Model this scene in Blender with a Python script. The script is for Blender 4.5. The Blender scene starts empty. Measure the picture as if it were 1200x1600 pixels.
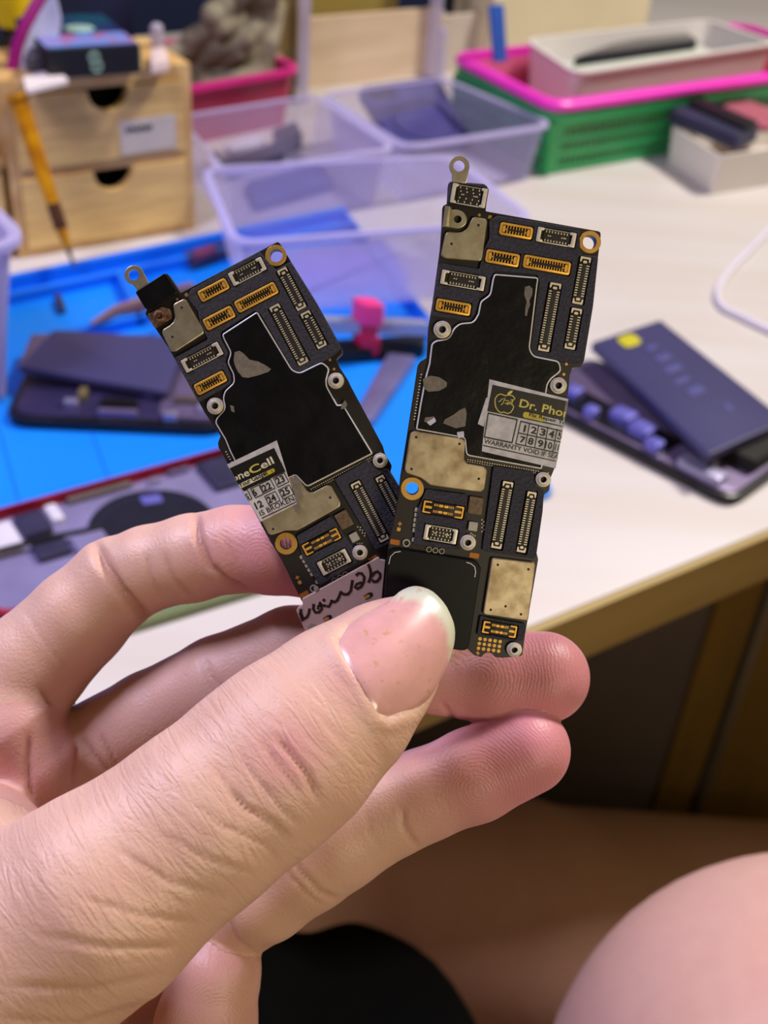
import bpy, math, random
import numpy as np
from mathutils import Matrix, Vector
from mathutils.geometry import tessellate_polygon

random.seed(7)
SC = bpy.context.scene
COL = SC.collection

# ------------------------------------------------------------------ camera, light, exposure
FPX, CXP, CYP = 1800.0, 600.0, 800.0            # focal length in pixels of a 1200x1600 frame
CAM = np.array([0.0, 0.0, 1.10])
TZ = 0.75                                       # desk top height
_d = np.array([-205.0, 2500.0, 1800.0]); _d /= np.linalg.norm(_d)
_zc = -_d
_f = np.array([0, 0, 1.0]); _yc = _f - _f.dot(_zc) * _zc; _yc /= np.linalg.norm(_yc)
_xc = np.cross(_yc, _zc)
MW = np.array([_xc, _yc, _zc])                  # world = MW @ (right, down, forward)

cam_data = bpy.data.cameras.new('camera')
cam_data.sensor_fit = 'HORIZONTAL'
cam_data.sensor_width = 36.0
cam_data.lens = FPX / 1200.0 * 36.0
cam_data.clip_start = 0.01
cam_data.clip_end = 50
cam_data.dof.use_dof = True
cam_data.dof.focus_distance = 0.176
cam_data.dof.aperture_fstop = cam_data.lens / 1.75
cam = bpy.data.objects.new('camera', cam_data)
COL.objects.link(cam)
_R = np.eye(4)
_R[:3, 0] = MW @ np.array([1, 0, 0]); _R[:3, 1] = MW @ np.array([0, -1, 0]); _R[:3, 2] = MW @ np.array([0, 0, -1])
_R[:3, 3] = CAM
cam.matrix_world = Matrix(_R.tolist())
SC.camera = cam

SC.view_settings.view_transform = 'Standard'
SC.view_settings.look = 'None'
SC.view_settings.gamma = 1.0
SC.view_settings.use_curve_mapping = False
SC.view_settings.exposure = 0.0
SC.cycles.use_denoising = True
SC.cycles.max_bounces = 10
SC.cycles.transparent_max_bounces = 24
SC.cycles.caustics_reflective = False
SC.cycles.caustics_refractive = False

world = bpy.data.worlds.new('room_air'); SC.world = world
world.use_nodes = True
world.node_tree.nodes['Background'].inputs[0].default_value = (1.0, 0.75, 0.32, 1)
world.node_tree.nodes['Background'].inputs[1].default_value = 0.14

def area_light(name, loc, target, size, power, colr):
    L = bpy.data.lights.new(name, 'AREA'); L.shape = 'DISK'; L.size = size; L.energy = power; L.color = colr
    o = bpy.data.objects.new(name, L); COL.objects.link(o)
    o.location = loc
    o.rotation_euler = (Vector(target) - Vector(loc)).to_track_quat('-Z', 'Y').to_euler()
    return o
area_light('desk_lamp_light', (-0.44, 0.28, 1.55), (0.0, 0.40, 0.8), 0.26, 6.3, (0.75, 0.69, 1.0))
area_light('ceiling_light', (0.85, 1.10, 2.30), (0.05, 0.6, 0.75), 0.30, 34.0, (1.0, 0.93, 0.84))
area_light('warm_fill_light', (0.24, -0.29, 1.13), (0.0, 0.14, 1.0), 0.16, 1.05, (1.0, 0.84, 0.60))  # added warm fill close behind the camera, brightens the hand more than the leg

# ------------------------------------------------------------------ pixel <-> place helpers
def ray(x, y): return MW @ np.array([(x - CXP) / FPX, (y - CYP) / FPX, 1.0])
def at_z(x, y, z=TZ):
    r = ray(x, y); return CAM + r * (z - CAM[2]) / r[2]
def at_d(x, y, dep): return CAM + ray(x, y) * dep
ANG = math.radians(35.5)                        # the desk is turned by this much to the camera
O2 = np.array([-0.271, 0.757]); E1 = np.array([math.cos(ANG), math.sin(ANG)]); E2 = np.array([-E1[1], E1[0]])
def W(s, t, z):                                 # desk frame: s along the front edge, t towards the back
    p = O2 + s * E1 + t * E2; return np.array([p[0], p[1], z])
def ST(p):
    q = np.array([p[0], p[1]]) - O2; return float(q @ E1), float(q @ E2)
def at_t(x, y, t):                              # point on the upright plane t = const
    r = ray(x, y); n = np.array([E2[0], E2[1], 0]); p0 = np.array([*(O2 + t * E2), 0])
    return CAM + r * (((p0 - CAM) @ n) / (r @ n))

# ------------------------------------------------------------------ materials
def lin(c):
    return tuple(((v / 255.0) / 12.92 if v / 255.0 <= 0.04045 else (((v / 255.0) + 0.055) / 1.055) ** 2.4) for v in c)
def mat(name, rgb, rough=0.5, metal=0.0, var=0.12, scale=60.0, bump=0.0, stretch=None, rgb2=None, spec=0.5, coat=0.0,
        alpha=1.0, trans=0.0, bscale=None, detail=3.0):
    m = bpy.data.materials.new(name); m.use_nodes = True
    nt = m.node_tree; N = nt.nodes; L = nt.links
    b = N['Principled BSDF']
    c = lin(rgb); c2 = lin(rgb2) if rgb2 else tuple(max(0.0, v * (1 - var)) for v in c)
    tc = N.new('ShaderNodeTexCoord'); mp = N.new('ShaderNodeMapping')
    L.new(tc.outputs['Object'], mp.inputs['Vector'])
    if stretch: mp.inputs['Scale'].default_value = stretch
    nz = N.new('ShaderNodeTexNoise'); nz.inputs['Scale'].default_value = scale; nz.inputs['Detail'].default_value = detail
    L.new(mp.outputs[0], nz.inputs['Vector'])
    rp = N.new('ShaderNodeValToRGB')
    rp.color_ramp.elements[0].position = 0.35; rp.color_ramp.elements[1].position = 0.65
    rp.color_ramp.elements[0].color = (*c, 1); rp.color_ramp.elements[1].color = (*c2, 1)
    L.new(nz.outputs['Fac'], rp.inputs[0]); L.new(rp.outputs[0], b.inputs['Base Color'])
    b.inputs['Roughness'].default_value = rough; b.inputs['Metallic'].default_value = metal
    b.inputs['Specular IOR Level'].default_value = spec; b.inputs['Coat Weight'].default_value = coat
    b.inputs['Alpha'].default_value = alpha; b.inputs['Transmission Weight'].default_value = trans
    if bump:
        n2 = N.new('ShaderNodeTexNoise'); n2.inputs['Scale'].default_value = bscale or scale; n2.inputs['Detail'].default_value = 4
        L.new(mp.outputs[0], n2.inputs['Vector'])
        bp = N.new('ShaderNodeBump'); bp.inputs['Strength'].default_value = 0.6; bp.inputs['Distance'].default_value = bump
        L.new(n2.outputs['Fac'], bp.inputs['Height']); L.new(bp.outputs[0], b.inputs['Normal'])
    return m
def clear_mat(name, tint, body=0.16, edge=0.62, rough=0.2):
    m = bpy.data.materials.new(name); m.use_nodes = True
    nt = m.node_tree; N = nt.nodes; L = nt.links
    out = N['Material Output']; b = N['Principled BSDF']
    b.inputs['Base Color'].default_value = (*lin(tint), 1); b.inputs['Roughness'].default_value = rough
    b.inputs['Transmission Weight'].default_value = 0.0
    tl = N.new('ShaderNodeBsdfTranslucent'); tl.inputs[0].default_value = (*lin(tint), 1)
    mx0 = N.new('ShaderNodeMixShader'); mx0.inputs[0].default_value = 0.4
    L.new(b.outputs[0], mx0.inputs[1]); L.new(tl.outputs[0], mx0.inputs[2])
    tr = N.new('ShaderNodeBsdfTransparent'); tr.inputs[0].default_value = (0.95, 0.95, 0.98, 1)
    lw = N.new('ShaderNodeLayerWeight'); lw.inputs[0].default_value = 0.35
    nz = N.new('ShaderNodeTexNoise'); nz.inputs['Scale'].default_value = 25
    tc = N.new('ShaderNodeTexCoord'); L.new(tc.outputs['Object'], nz.inputs['Vector'])
    mr = N.new('ShaderNodeMapRange'); mr.inputs['To Min'].default_value = body; mr.inputs['To Max'].default_value = edge
    L.new(lw.outputs['Facing'], mr.inputs['Value'])
    ad = N.new('ShaderNodeMath'); ad.operation = 'MULTIPLY_ADD'; ad.inputs[1].default_value = 0.14
    L.new(nz.outputs['Fac'], ad.inputs[0]); L.new(mr.outputs[0], ad.inputs[2])
    mx = N.new('ShaderNodeMixShader'); L.new(ad.outputs[0], mx.inputs[0])
    L.new(tr.outputs[0], mx.inputs[1]); L.new(mx0.outputs[0], mx.inputs[2]); L.new(mx.outputs[0], out.inputs['Surface'])
    return m

# ------------------------------------------------------------------ mesh helpers
def inset(poly, d):
    P = [np.array(p, float) for p in poly]; n = len(P); A = 0
    for i in range(n):
        a, b = P[i], P[(i + 1) % n]; A += a[0] * b[1] - b[0] * a[1]
    sg = 1 if A > 0 else -1; out = []
    for i in range(n):
        p0, p1, p2 = P[i - 1], P[i], P[(i + 1) % n]
        e1 = p1 - p0; e2 = p2 - p1
        l1 = np.linalg.norm(e1); l2 = np.linalg.norm(e2)
        if l1 < 1e-12: e1 = e2; l1 = l2
        if l2 < 1e-12: e2 = e1; l2 = l1
        n1 = np.array([-e1[1], e1[0]]) / l1 * sg; n2 = np.array([-e2[1], e2[0]]) / l2 * sg
        m = n1 + n2; q = m @ m
        m = m / max(q, 0.5) * 2 * d if q > 1e-9 else n1 * d
        out.append(tuple(p1 + m))
    return out
def fillet(poly, r, n=4):
    P = [np.array(p[:2], float) for p in poly]; out = []; k = len(P)
    for i in range(k):
        p0, p1, p2 = P[i - 1], P[i], P[(i + 1) % k]
        rr = poly[i][2] if len(poly[i]) > 2 else r
        u = p0 - p1; v = p2 - p1; lu = np.linalg.norm(u); lv = np.linalg.norm(v); u = u / lu; v = v / lv
        dd = min(rr, lu * 0.45, lv * 0.45)
        a = p1 + u * dd; b = p1 + v * dd
        for j in range(n + 1):
            t = j / n
            out.append(tuple((1 - t) ** 2 * a + 2 * t * (1 - t) * p1 + t * t * b))
    return out
def circle(cx, cy, r, n=24):
    return [(cx + r * math.cos(2 * math.pi * i / n), cy + r * math.sin(2 * math.pi * i / n)) for i in range(n)]
def rrect(cx, cy, w, h, r, n=3, ang=0.0):
    c, s = math.cos(ang), math.sin(ang)
    q = fillet([(-w / 2, -h / 2), (w / 2, -h / 2), (w / 2, h / 2), (-w / 2, h / 2)], r, n)
    return [(cx + c * x - s * y, cy + s * x + c * y) for x, y in q]

class MB:
    def __init__(self): self.v = []; self.f = []; self.off = None
    def add(self, vs, fs):
        o = len(self.v); self.v += [tuple(map(float, p)) for p in vs]; self.f += [tuple(i + o for i in f) for f in fs]; return o
    def prism(self, outer, z0, z1, holes=(), bevel=0.0, mp=None):
        mp = mp or (lambda u, v, w: (u, v, w))
        loops = [list(outer)] + [list(h) for h in holes]
        vs = []; fs = []
        tops = []; bots = []
        for li, lp in enumerate(loops):
            n = len(lp)
            rings = [(lp, z0)]
            if bevel > 0 and li == 0:
                rings += [(lp, z1 - bevel), (inset(lp, bevel * 0.3), z1 - bevel * 0.3), (inset(lp, bevel), z1)]
            else:
                rings += [(lp, z1)]
            st = []
            for q, z in rings:
                st.append(len(vs)); vs += [mp(p[0], p[1], z) for p in q]
            for a, b in zip(st[:-1], st[1:]):
                for i in range(n):
                    j = (i + 1) % n; fs.append((a + i, a + j, b + j, b + i))
            tops.append((st[-1], rings[-1][0])); bots.append((st[0], lp))
        for grp, flip in ((tops, False), (bots, True)):
            idx = []; pl = []
            for s0, q in grp:
                idx += list(range(s0, s0 + len(q))); pl.append([Vector((p[0], p[1], 0)) for p in q])
            for t in tessellate_polygon(pl):
                t = tuple(idx[i] for i in t); fs.append(t[::-1] if flip else t)
        return self.add(vs, fs)
    def box(self, c, x, y, z):                  # centre and three half-axis vectors
        c, x, y, z = map(np.array, (c, x, y, z)); vs = []
        for k in (-1, 1):
            for j in (-1, 1):
                for i in (-1, 1): vs.append(c + i * x + j * y + k * z)
        self.add(vs, [(0, 2, 3, 1), (4, 5, 7, 6), (0, 1, 5, 4), (2, 6, 7, 3), (0, 4, 6, 2), (1, 3, 7, 5)])
    def loft(self, loops, cap0=True, cap1=True):
        n = len(loops[0]); vs = [p for l in loops for p in l]; fs = []
        for k in range(len(loops) - 1):
            for i in range(n):
                j = (i + 1) % n; fs.append((k * n + i, k * n + j, (k + 1) * n + j, (k + 1) * n + i))
        if cap0: fs.append(tuple(range(n))[::-1])
        if cap1: fs.append(tuple(range((len(loops) - 1) * n, len(loops) * n)))
        self.add(vs, fs)
    def tube(self, pts, r, n=8, cap=True):
        P = [np.array(p, float) for p in pts]; R = r if hasattr(r, '__len__') else [r] * len(P)
        loops = []; prev = None
        for i, p in enumerate(P):
            t = P[min(i + 1, len(P) - 1)] - P[max(i - 1, 0)]; t = t / (np.linalg.norm(t) + 1e-12)
            if prev is None:
                a = np.array([0, 0, 1.0]) if abs(t[2]) < 0.9 else np.array([1.0, 0, 0]); u = np.cross(t, a)
            else: u = prev - t * (prev @ t)
            u /= np.linalg.norm(u); prev = u; w = np.cross(t, u)
            loops.append([p + R[i] * (math.cos(2 * math.pi * j / n) * u + math.sin(2 * math.pi * j / n) * w) for j in range(n)])
        self.loft(loops, cap, cap)
    def ribbon(self, pts, w, z0, z1):           # flat stroke in the xy plane
        P = [np.array(p[:2], float) for p in pts]
        L = []; Rr = []
        for i, p in enumerate(P):
            t = P[min(i + 1, len(P) - 1)] - P[max(i - 1, 0)]; t = t / (np.linalg.norm(t) + 1e-12)
            nn = np.array([-t[1], t[0]]) * w / 2; L.append(p + nn); Rr.append(p - nn)
        for i in range(len(P) - 1):
            q = [L[i], Rr[i], Rr[i + 1], L[i + 1]]
            self.add([(*p, z0) for p in q] + [(*p, z1) for p in q],
                     [(4, 5, 6, 7), (0, 1, 5, 4), (1, 2, 6, 5), (2, 3, 7, 6), (3, 0, 4, 7)])
    def build(self, name, material, parent=None, smooth=False, local=False, fn=None):
        me = bpy.data.meshes.new(name)
        v = self.v
        if fn: v = [fn(p) for p in v]
        if parent is not None and not local:
            o = np.array(world_loc(parent)); v = [tuple(np.array(p) - o) for p in v]
        me.from_pydata(v, [], self.f); me.validate()
        import bmesh
        bm = bmesh.new(); bm.from_mesh(me); bmesh.ops.recalc_face_normals(bm, faces=bm.faces); bm.to_mesh(me); bm.free()
        me.materials.append(material)
        if smooth:
            me.polygons.foreach_set('use_smooth', [True] * len(me.polygons))
            me.set_sharp_from_angle(angle=math.radians(40))
        ob = bpy.data.objects.new(name, me); COL.objects.link(ob)
        if parent is not None: ob.parent = parent
        elif not local:
            vv = np.array(v); c = np.array([(vv[:, 0].min() + vv[:, 0].max()) / 2, (vv[:, 1].min() + vv[:, 1].max()) / 2, vv[:, 2].min()])
            me.transform(Matrix.Translation(Vector((-c).tolist()))); ob.location = c.tolist()
        return ob
def world_loc(o):
    l = np.array(o.location)
    while o.parent is not None:
        o = o.parent; l = l + np.array(o.location)
    return l
def tag(o, label=None, cat=None, group=None, kind=None):
    if label: o['label'] = label
    if cat: o['category'] = cat
    if group: o['group'] = group
    if kind: o['kind'] = kind
    return o
def empty(name, loc, label, cat, group=None):
    o = bpy.data.objects.new(name, None); COL.objects.link(o); o.location = [float(v) for v in loc]
    o.empty_display_size = 0.02
    return tag(o, label, cat, group)
def copy_tree(o, parent=None):
    c = o.copy(); COL.objects.link(c)
    if parent is not None: c.parent = parent
    for ch in list(o.children): copy_tree(ch, c)
    return c

def text_shape(s, bold=0.0, shear=0.0):
    cu = bpy.data.curves.new('lettering', 'FONT'); cu.body = s; cu.size = 1.0; cu.offset = bold; cu.shear = shear
    cu.resolution_u = 3
    ob = bpy.data.objects.new('lettering', cu); COL.objects.link(ob)
    bpy.context.view_layer.update()
    dg = bpy.context.evaluated_depsgraph_get()
    me = bpy.data.meshes.new_from_object(ob.evaluated_get(dg))
    v = np.array([tuple(p.co) for p in me.vertices]); f = [tuple(p.vertices) for p in me.polygons]
    bpy.data.objects.remove(ob); bpy.data.curves.remove(cu); bpy.data.meshes.remove(me)
    return v, f
def add_text(mb, s, p0, p1, h, tf, z, bold=0.0, up=None, shear=0.0):
    # lettering from p0 to p1 (pixels along the base line), capital height h pixels; tf takes pixels to board plane
    v, f = text_shape(s, bold, shear)
    x0, x1 = v[:, 0].min(), v[:, 0].max(); a = np.array(p0, float); d = np.array(p1, float) - a
    ul = up if up is not None else np.array([d[1], -d[0]]) / np.linalg.norm(d)
    out = []
    for p in v:
        q = a + d * (p[0] - x0) / (x1 - x0) + np.array(ul) * h * p[1] / 0.73
        u = tf(q[0], q[1]); out.append((u[0], u[1], z))
    mb.add(out, f)

# ------------------------------------------------------------------ the room and the desk
M_FLOOR = mat('floor_tile', (120, 92, 62), 0.5, 0, 0.2, 6)
M_WALL = mat('navy_wall', (22, 36, 78), 0.8, 0, 0.2, 9)
M_LAM = mat('desk_laminate', (206, 201, 200), 0.42, 0, 0.06, 3.2, stretch=(1, 9, 1), detail=6, rgb2=(201, 193, 187))
M_EDGE = mat('edge_wood', (178, 158, 100), 0.5, 0, 0.15, 5, stretch=(1, 1, 8), rgb2=(164, 140, 84))
M_PANEL = mat('grey_panel', (112, 104, 112), 0.6, 0, 0.12, 7)
M_OLIVE = mat('olive_wood', (150, 118, 58), 0.6, 0, 0.2, 8, stretch=(3, 3, .6))
M_RAIL = mat('rail_metal', (150, 146, 142), 0.4, 0.6, 0.1, 30)

def slab(mb, s0, s1, t0, t1, z0, z1, r=0.0, bevel=0.0):
    P = [(s0, t0), (s1, t0), (s1, t1), (s0, t1)]
    P = fillet(P, r, 4) if r else P
    mb.prism(P, z0, z1, bevel=bevel, mp=lambda u, v, w: W(u, v, w))
def turned_mesh(name, material, s, t, z, parent=None, **k): pass

mb = MB(); slab(mb, -2.2, 2.6, -1.9, 1.5, -0.02, 0.0); tag(mb.build('floor', M_FLOOR), kind='structure')
mb = MB(); slab(mb, -2.2, 2.6, 0.85, 0.95, 0.0, 2.6); tag(mb.build('wall_back', M_WALL), kind='structure')
mb = MB(); slab(mb, -1.35, -1.25, -1.9, 0.85, 0.0, 2.6); tag(mb.build('wall_left', M_WALL), kind='structure')
desk = empty('desk', W(0.2, -0.05, 0), 'wide pale laminate workbench with a yellowish wooden front edge', 'desk')
TE = -0.488                                                 # front edge of the desk
mb = MB(); slab(mb, -1.1, 1.5, TE + 0.004, 0.55, 0.717, TZ, bevel=0.0015); mb.build('desktop', M_LAM, desk, True)
mb = MB(); slab(mb, -1.1, 1.5, TE, TE + 0.004, 0.716, TZ - 0.0015); mb.build('edge_band', M_EDGE, desk)
TP = -0.30
def s_at(x, y): return ST(at_t(x, y, TP))[0]
sA, sB, sC = s_at(1097, 1000), s_at(1160, 1000), s_at(1178, 1000)
mb = MB(); slab(mb, -1.05, sA, TP, TP + 0.018, 0.0, 0.717); mb.build('grey_panel', M_PANEL, desk)
mb = MB(); slab(mb, sA, sB, TP - 0.004, TP + 0.02, 0.0, 0.717); mb.build('wooden_upright', M_OLIVE, desk)
mb = MB(); slab(mb, sB + 0.003, sC, TP - 0.010, TP + 0.02, 0.0, 0.717, r=0.003); mb.build('metal_rail', M_RAIL, desk)
mb = MB(); slab(mb, sC, 1.45, TP, TP + 0.018, 0.0, 0.717); mb.build('side_door', M_OLIVE, desk)
mb = MB(); slab(mb, -1.05, 1.45, 0.52, 0.54, 0.0, 0.717); mb.build('back_panel', M_OLIVE, desk)

# ------------------------------------------------------------------ seated person: bare knee and thigh under the desk
def pw(x, y, d): p = at_d(x, y, d); return p

# ------------------------------------------------------------------ bodies grown from smooth unions of tapered limbs
def smin(a, b, k):
    h = np.clip(0.5 + 0.5 * (b - a) / k, 0, 1)
    return b * (1 - h) + a * h - k * h * (1 - h)
class Chain:
    # nodes: (px, py, depth in mm, radius in px); camera-space millimetres; flat = squash along the axis n
    def __init__(self, nodes, k=1.2, flat=None, n=None):
        self.P = np.array([((x - CXP) / FPX * z, (y - CYP) / FPX * z, z) for x, y, z, r in nodes])
        self.R = np.array([r / FPX * z for x, y, z, r in nodes])
        self.k = k; self.flat = flat; self.n = None if n is None else np.array(n, float) / np.linalg.norm(n)
        self.U = np.concatenate([[0], np.cumsum(np.linalg.norm(np.diff(self.P, axis=0), axis=1))])
    def seg(self, Q, i):
        a, b = self.P[i], self.P[i + 1]; ba = b - a
        h = np.clip((Q - a) @ ba / (ba @ ba), 0, 1)
        q = Q - a - h[:, None] * ba
        if self.flat is not None:
            kf = self.flat[i] + (self.flat[i + 1] - self.flat[i]) * h
            q = q + self.n[None] * ((q @ self.n) * (kf - 1))[:, None]
        return np.sqrt((q * q).sum(1)) - (self.R[i] + (self.R[i + 1] - self.R[i]) * h), h, q
    def sd(self, Q):
        d = None
        for i in range(len(self.P) - 1):
            e = self.seg(Q, i)[0]; d = e if d is None else smin(d, e, self.k)
        return d
    def coords(self, Q):
        best = np.full(len(Q), 1e9); u = np.zeros(len(Q)); v = np.zeros(len(Q)); fr = np.zeros(len(Q))
        for i in range(len(self.P) - 1):
            e, h, q = self.seg(Q, i); ax = self.P[i + 1] - self.P[i]; ax /= np.linalg.norm(ax)
            side = np.cross(ax, [0, 0, 1.0]); side /= np.linalg.norm(side)
            m = e < best
            best[m] = e[m]; u[m] = self.U[i] + h[m] * (self.U[i + 1] - self.U[i]); v[m] = (q @ side)[m]
            fr[m] = -(q[m, 2]) / (np.sqrt((q[m] ** 2).sum(1)) + 1e-6)
        return best, u, v, fr

def surface_nets(sdf, lo, hi, h, lip=1.6):
    lo = np.array(lo, float); n = np.ceil((np.array(hi) - lo) / h).astype(int) + 1
    c = 5; nc = np.ceil(n / c).astype(int) + 1
    gc = np.stack(np.meshgrid(*[np.arange(m) for m in nc], indexing='ij'), -1).reshape(-1, 3)
    ctr = lo + (gc * c + (c - 1) / 2) * h
    dc = sdf(ctr)
    D = np.repeat(np.repeat(np.repeat(dc.reshape(nc), c, 0), c, 1), c, 2)[:n[0], :n[1], :n[2]].astype(np.float32)
    near = np.abs(D) < c * h * 0.87 * lip + h * 1.5
    idx = np.argwhere(near)
    for s in range(0, len(idx), 400000):
        q = idx[s:s + 400000]; D[q[:, 0], q[:, 1], q[:, 2]] = sdf(lo + q * h)
    S = D < 0
    cs = np.zeros((n[0] - 1, n[1] - 1, n[2] - 1), np.int8)
    for i in (0, 1):
        for j in (0, 1):
            for k in (0, 1):
                cs += S[i:n[0] - 1 + i, j:n[1] - 1 + j, k:n[2] - 1 + k]
    A = np.argwhere((cs > 0) & (cs < 8))
    ids = np.full(cs.shape, -1, np.int64); ids[A[:, 0], A[:, 1], A[:, 2]] = np.arange(len(A))
    acc = np.zeros((len(A), 3)); cnt = np.zeros(len(A))
    corner = [(i, j, k) for i in (0, 1) for j in (0, 1) for k in (0, 1)]
    for a in corner:
        for ax in range(3):
            if a[ax]: continue
            b = list(a); b[ax] = 1
            da = D[A[:, 0] + a[0], A[:, 1] + a[1], A[:, 2] + a[2]]; db = D[A[:, 0] + b[0], A[:, 1] + b[1], A[:, 2] + b[2]]
            m = (da < 0) != (db < 0)
            t = np.where(m, da / np.where(m, da - db, 1), 0)
            p = np.array(a, float)[None] + np.zeros((len(A), 3)); p[:, ax] = t
            acc[m] += p[m]; cnt[m] += 1
    V = lo + (A + acc / cnt[:, None]) * h
    F = []
    for ax in range(3):
        b, c2 = (ax + 1) % 3, (ax + 2) % 3
        sl0 = [slice(None)] * 3; sl1 = [slice(None)] * 3; sl0[ax] = slice(0, n[ax] - 1); sl1[ax] = slice(1, n[ax])
        s0, s1 = S[tuple(sl0)], S[tuple(sl1)]
        e = np.argwhere(s0 != s1)
        e = e[(e[:, b] > 0) & (e[:, c2] > 0) & (e[:, b] < n[b] - 1) & (e[:, c2] < n[c2] - 1)]
        inside = s0[e[:, 0], e[:, 1], e[:, 2]]
        def g(db, dc_):
            q = e.copy(); q[:, b] -= db; q[:, c2] -= dc_; return ids[q[:, 0], q[:, 1], q[:, 2]]
        quad = np.stack([g(1, 1), g(0, 1), g(0, 0), g(1, 0)], 1)
        quad[~inside] = quad[~inside][:, ::-1]
        F.append(quad)
    return V, np.concatenate(F)
def gradient(sdf, V, e=0.05):
    G = np.stack([sdf(V + d) - sdf(V - d) for d in np.eye(3) * e], 1)
    return G / (np.linalg.norm(G, axis=1)[:, None] + 1e-9), np.linalg.norm(G, axis=1) / (2 * e)
def cam_mm_to_world(V): return CAM + (V * 0.001) @ MW.T

NT = (-0.16, -0.22, -1.0)
index = Chain([(-90, 1215, 200, 105), (50, 1040, 203, 86), (122, 968, 203, 78), (180, 912, 203, 72), (232, 888, 201, 66), (300, 872, 199, 68),
               (365, 858, 197, 67), (430, 858, 195.5, 71), (478, 868, 195, 64), (505, 872, 195, 55)], 1.0)
middle = Chain([(20, 1270, 212, 92), (110, 1197, 209, 82), (237, 1125, 206, 76), (345, 1072, 204, 78), (457, 1023, 202, 75),
                (590, 1012, 199, 73), (690, 1045, 194.5, 71), (780, 1060, 191.5, 73), (850, 1058, 190.5, 71)], 1.2)
ring = Chain([(-60, 1500, 208, 110), (225, 1515, 215, 86), (352, 1438, 202, 70), (415, 1396, 192.5, 73), (480, 1342, 190, 80), (525, 1312, 189.5, 79), (617, 1262, 189.5, 71),
              (660, 1243, 189, 70), (740, 1211, 188, 72), (822, 1172, 187, 69)], 1.2)
pinky = Chain([(352, 1478, 198, 56), (338, 1520, 196, 68), (322, 1600, 195, 78), (300, 1720, 195, 84), (180, 1830, 196, 100), (-60, 1760, 200, 140)], 1.5)
palm = Chain([(-90, 1230, 202, 108), (-30, 1330, 204, 130), (-120, 1500, 204, 210), (-330, 1760, 196, 260), (-520, 1960, 192, 275), (-800, 2250, 196, 300)], 4.0)
palm_fold = Chain([(20, 1150, 199, 86), (58, 1200, 199, 66), (70, 1290, 201, 60)], 2.0)
web = Chain([(-140, 1330, 186, 120), (-40, 1330, 184, 100), (60, 1390, 180, 90)], 3.0)
thumb = Chain([(644, 986, 171.8, 52), (621, 1009, 171, 76), (588, 1042, 170, 97), (530, 1098, 168, 122), (455, 1166, 166, 139), (400, 1212, 164.5, 141), (315, 1280, 162.5, 143),
               (150, 1408, 160, 166), (-40, 1530, 162, 205), (-330, 1760, 176, 265), (-520, 1960, 186, 270)], 2.0,
              flat=[1.6, 1.55, 1.45, 1.3, 1.2, 1.2, 1.15, 1.1, 1.1, 1.05, 1.0], n=NT)
FING = [index, middle, ring, pinky]
def hand_sdf(Q):
    f = None
    for c in FING:
        d = c.sd(Q); f = d if f is None else smin(f, d, 0.7)
    pa = smin(palm.sd(Q), palm_fold.sd(Q), 1.5); pa = smin(pa, web.sd(Q), 3.0)
    a = smin(f, pa, 2.4)
    b = smin(pa, thumb.sd(Q), 4.0)
    return smin(a, b, 0.5)
V, Fc = surface_nets(hand_sdf, (-172, -4, 138), (40, 190, 236), 0.55)
for _ in range(2):
    G, gl = gradient(hand_sdf, V)
    V = V - G * np.clip(hand_sdf(V) / np.maximum(gl, 0.6), -0.5, 0.5)[:, None]
G, _g = gradient(hand_sdf, V, 0.12)
chains = [index, middle, ring, pinky, thumb, palm, palm_fold]
cc = [c.coords(V) for c in chains]
dist = np.stack([c[0] for c in cc], 1); own = dist.argmin(1)
UU = np.choose(own, [c[1] for c in cc]); VV = np.choose(own, [c[2] for c in cc])
px = CXP + FPX * V[:, 0] / V[:, 2]; py = CYP + FPX * V[:, 1] / V[:, 2]
facing = np.clip(-G[:, 2] * 2.5 + 0.3, 0, 1)

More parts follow.
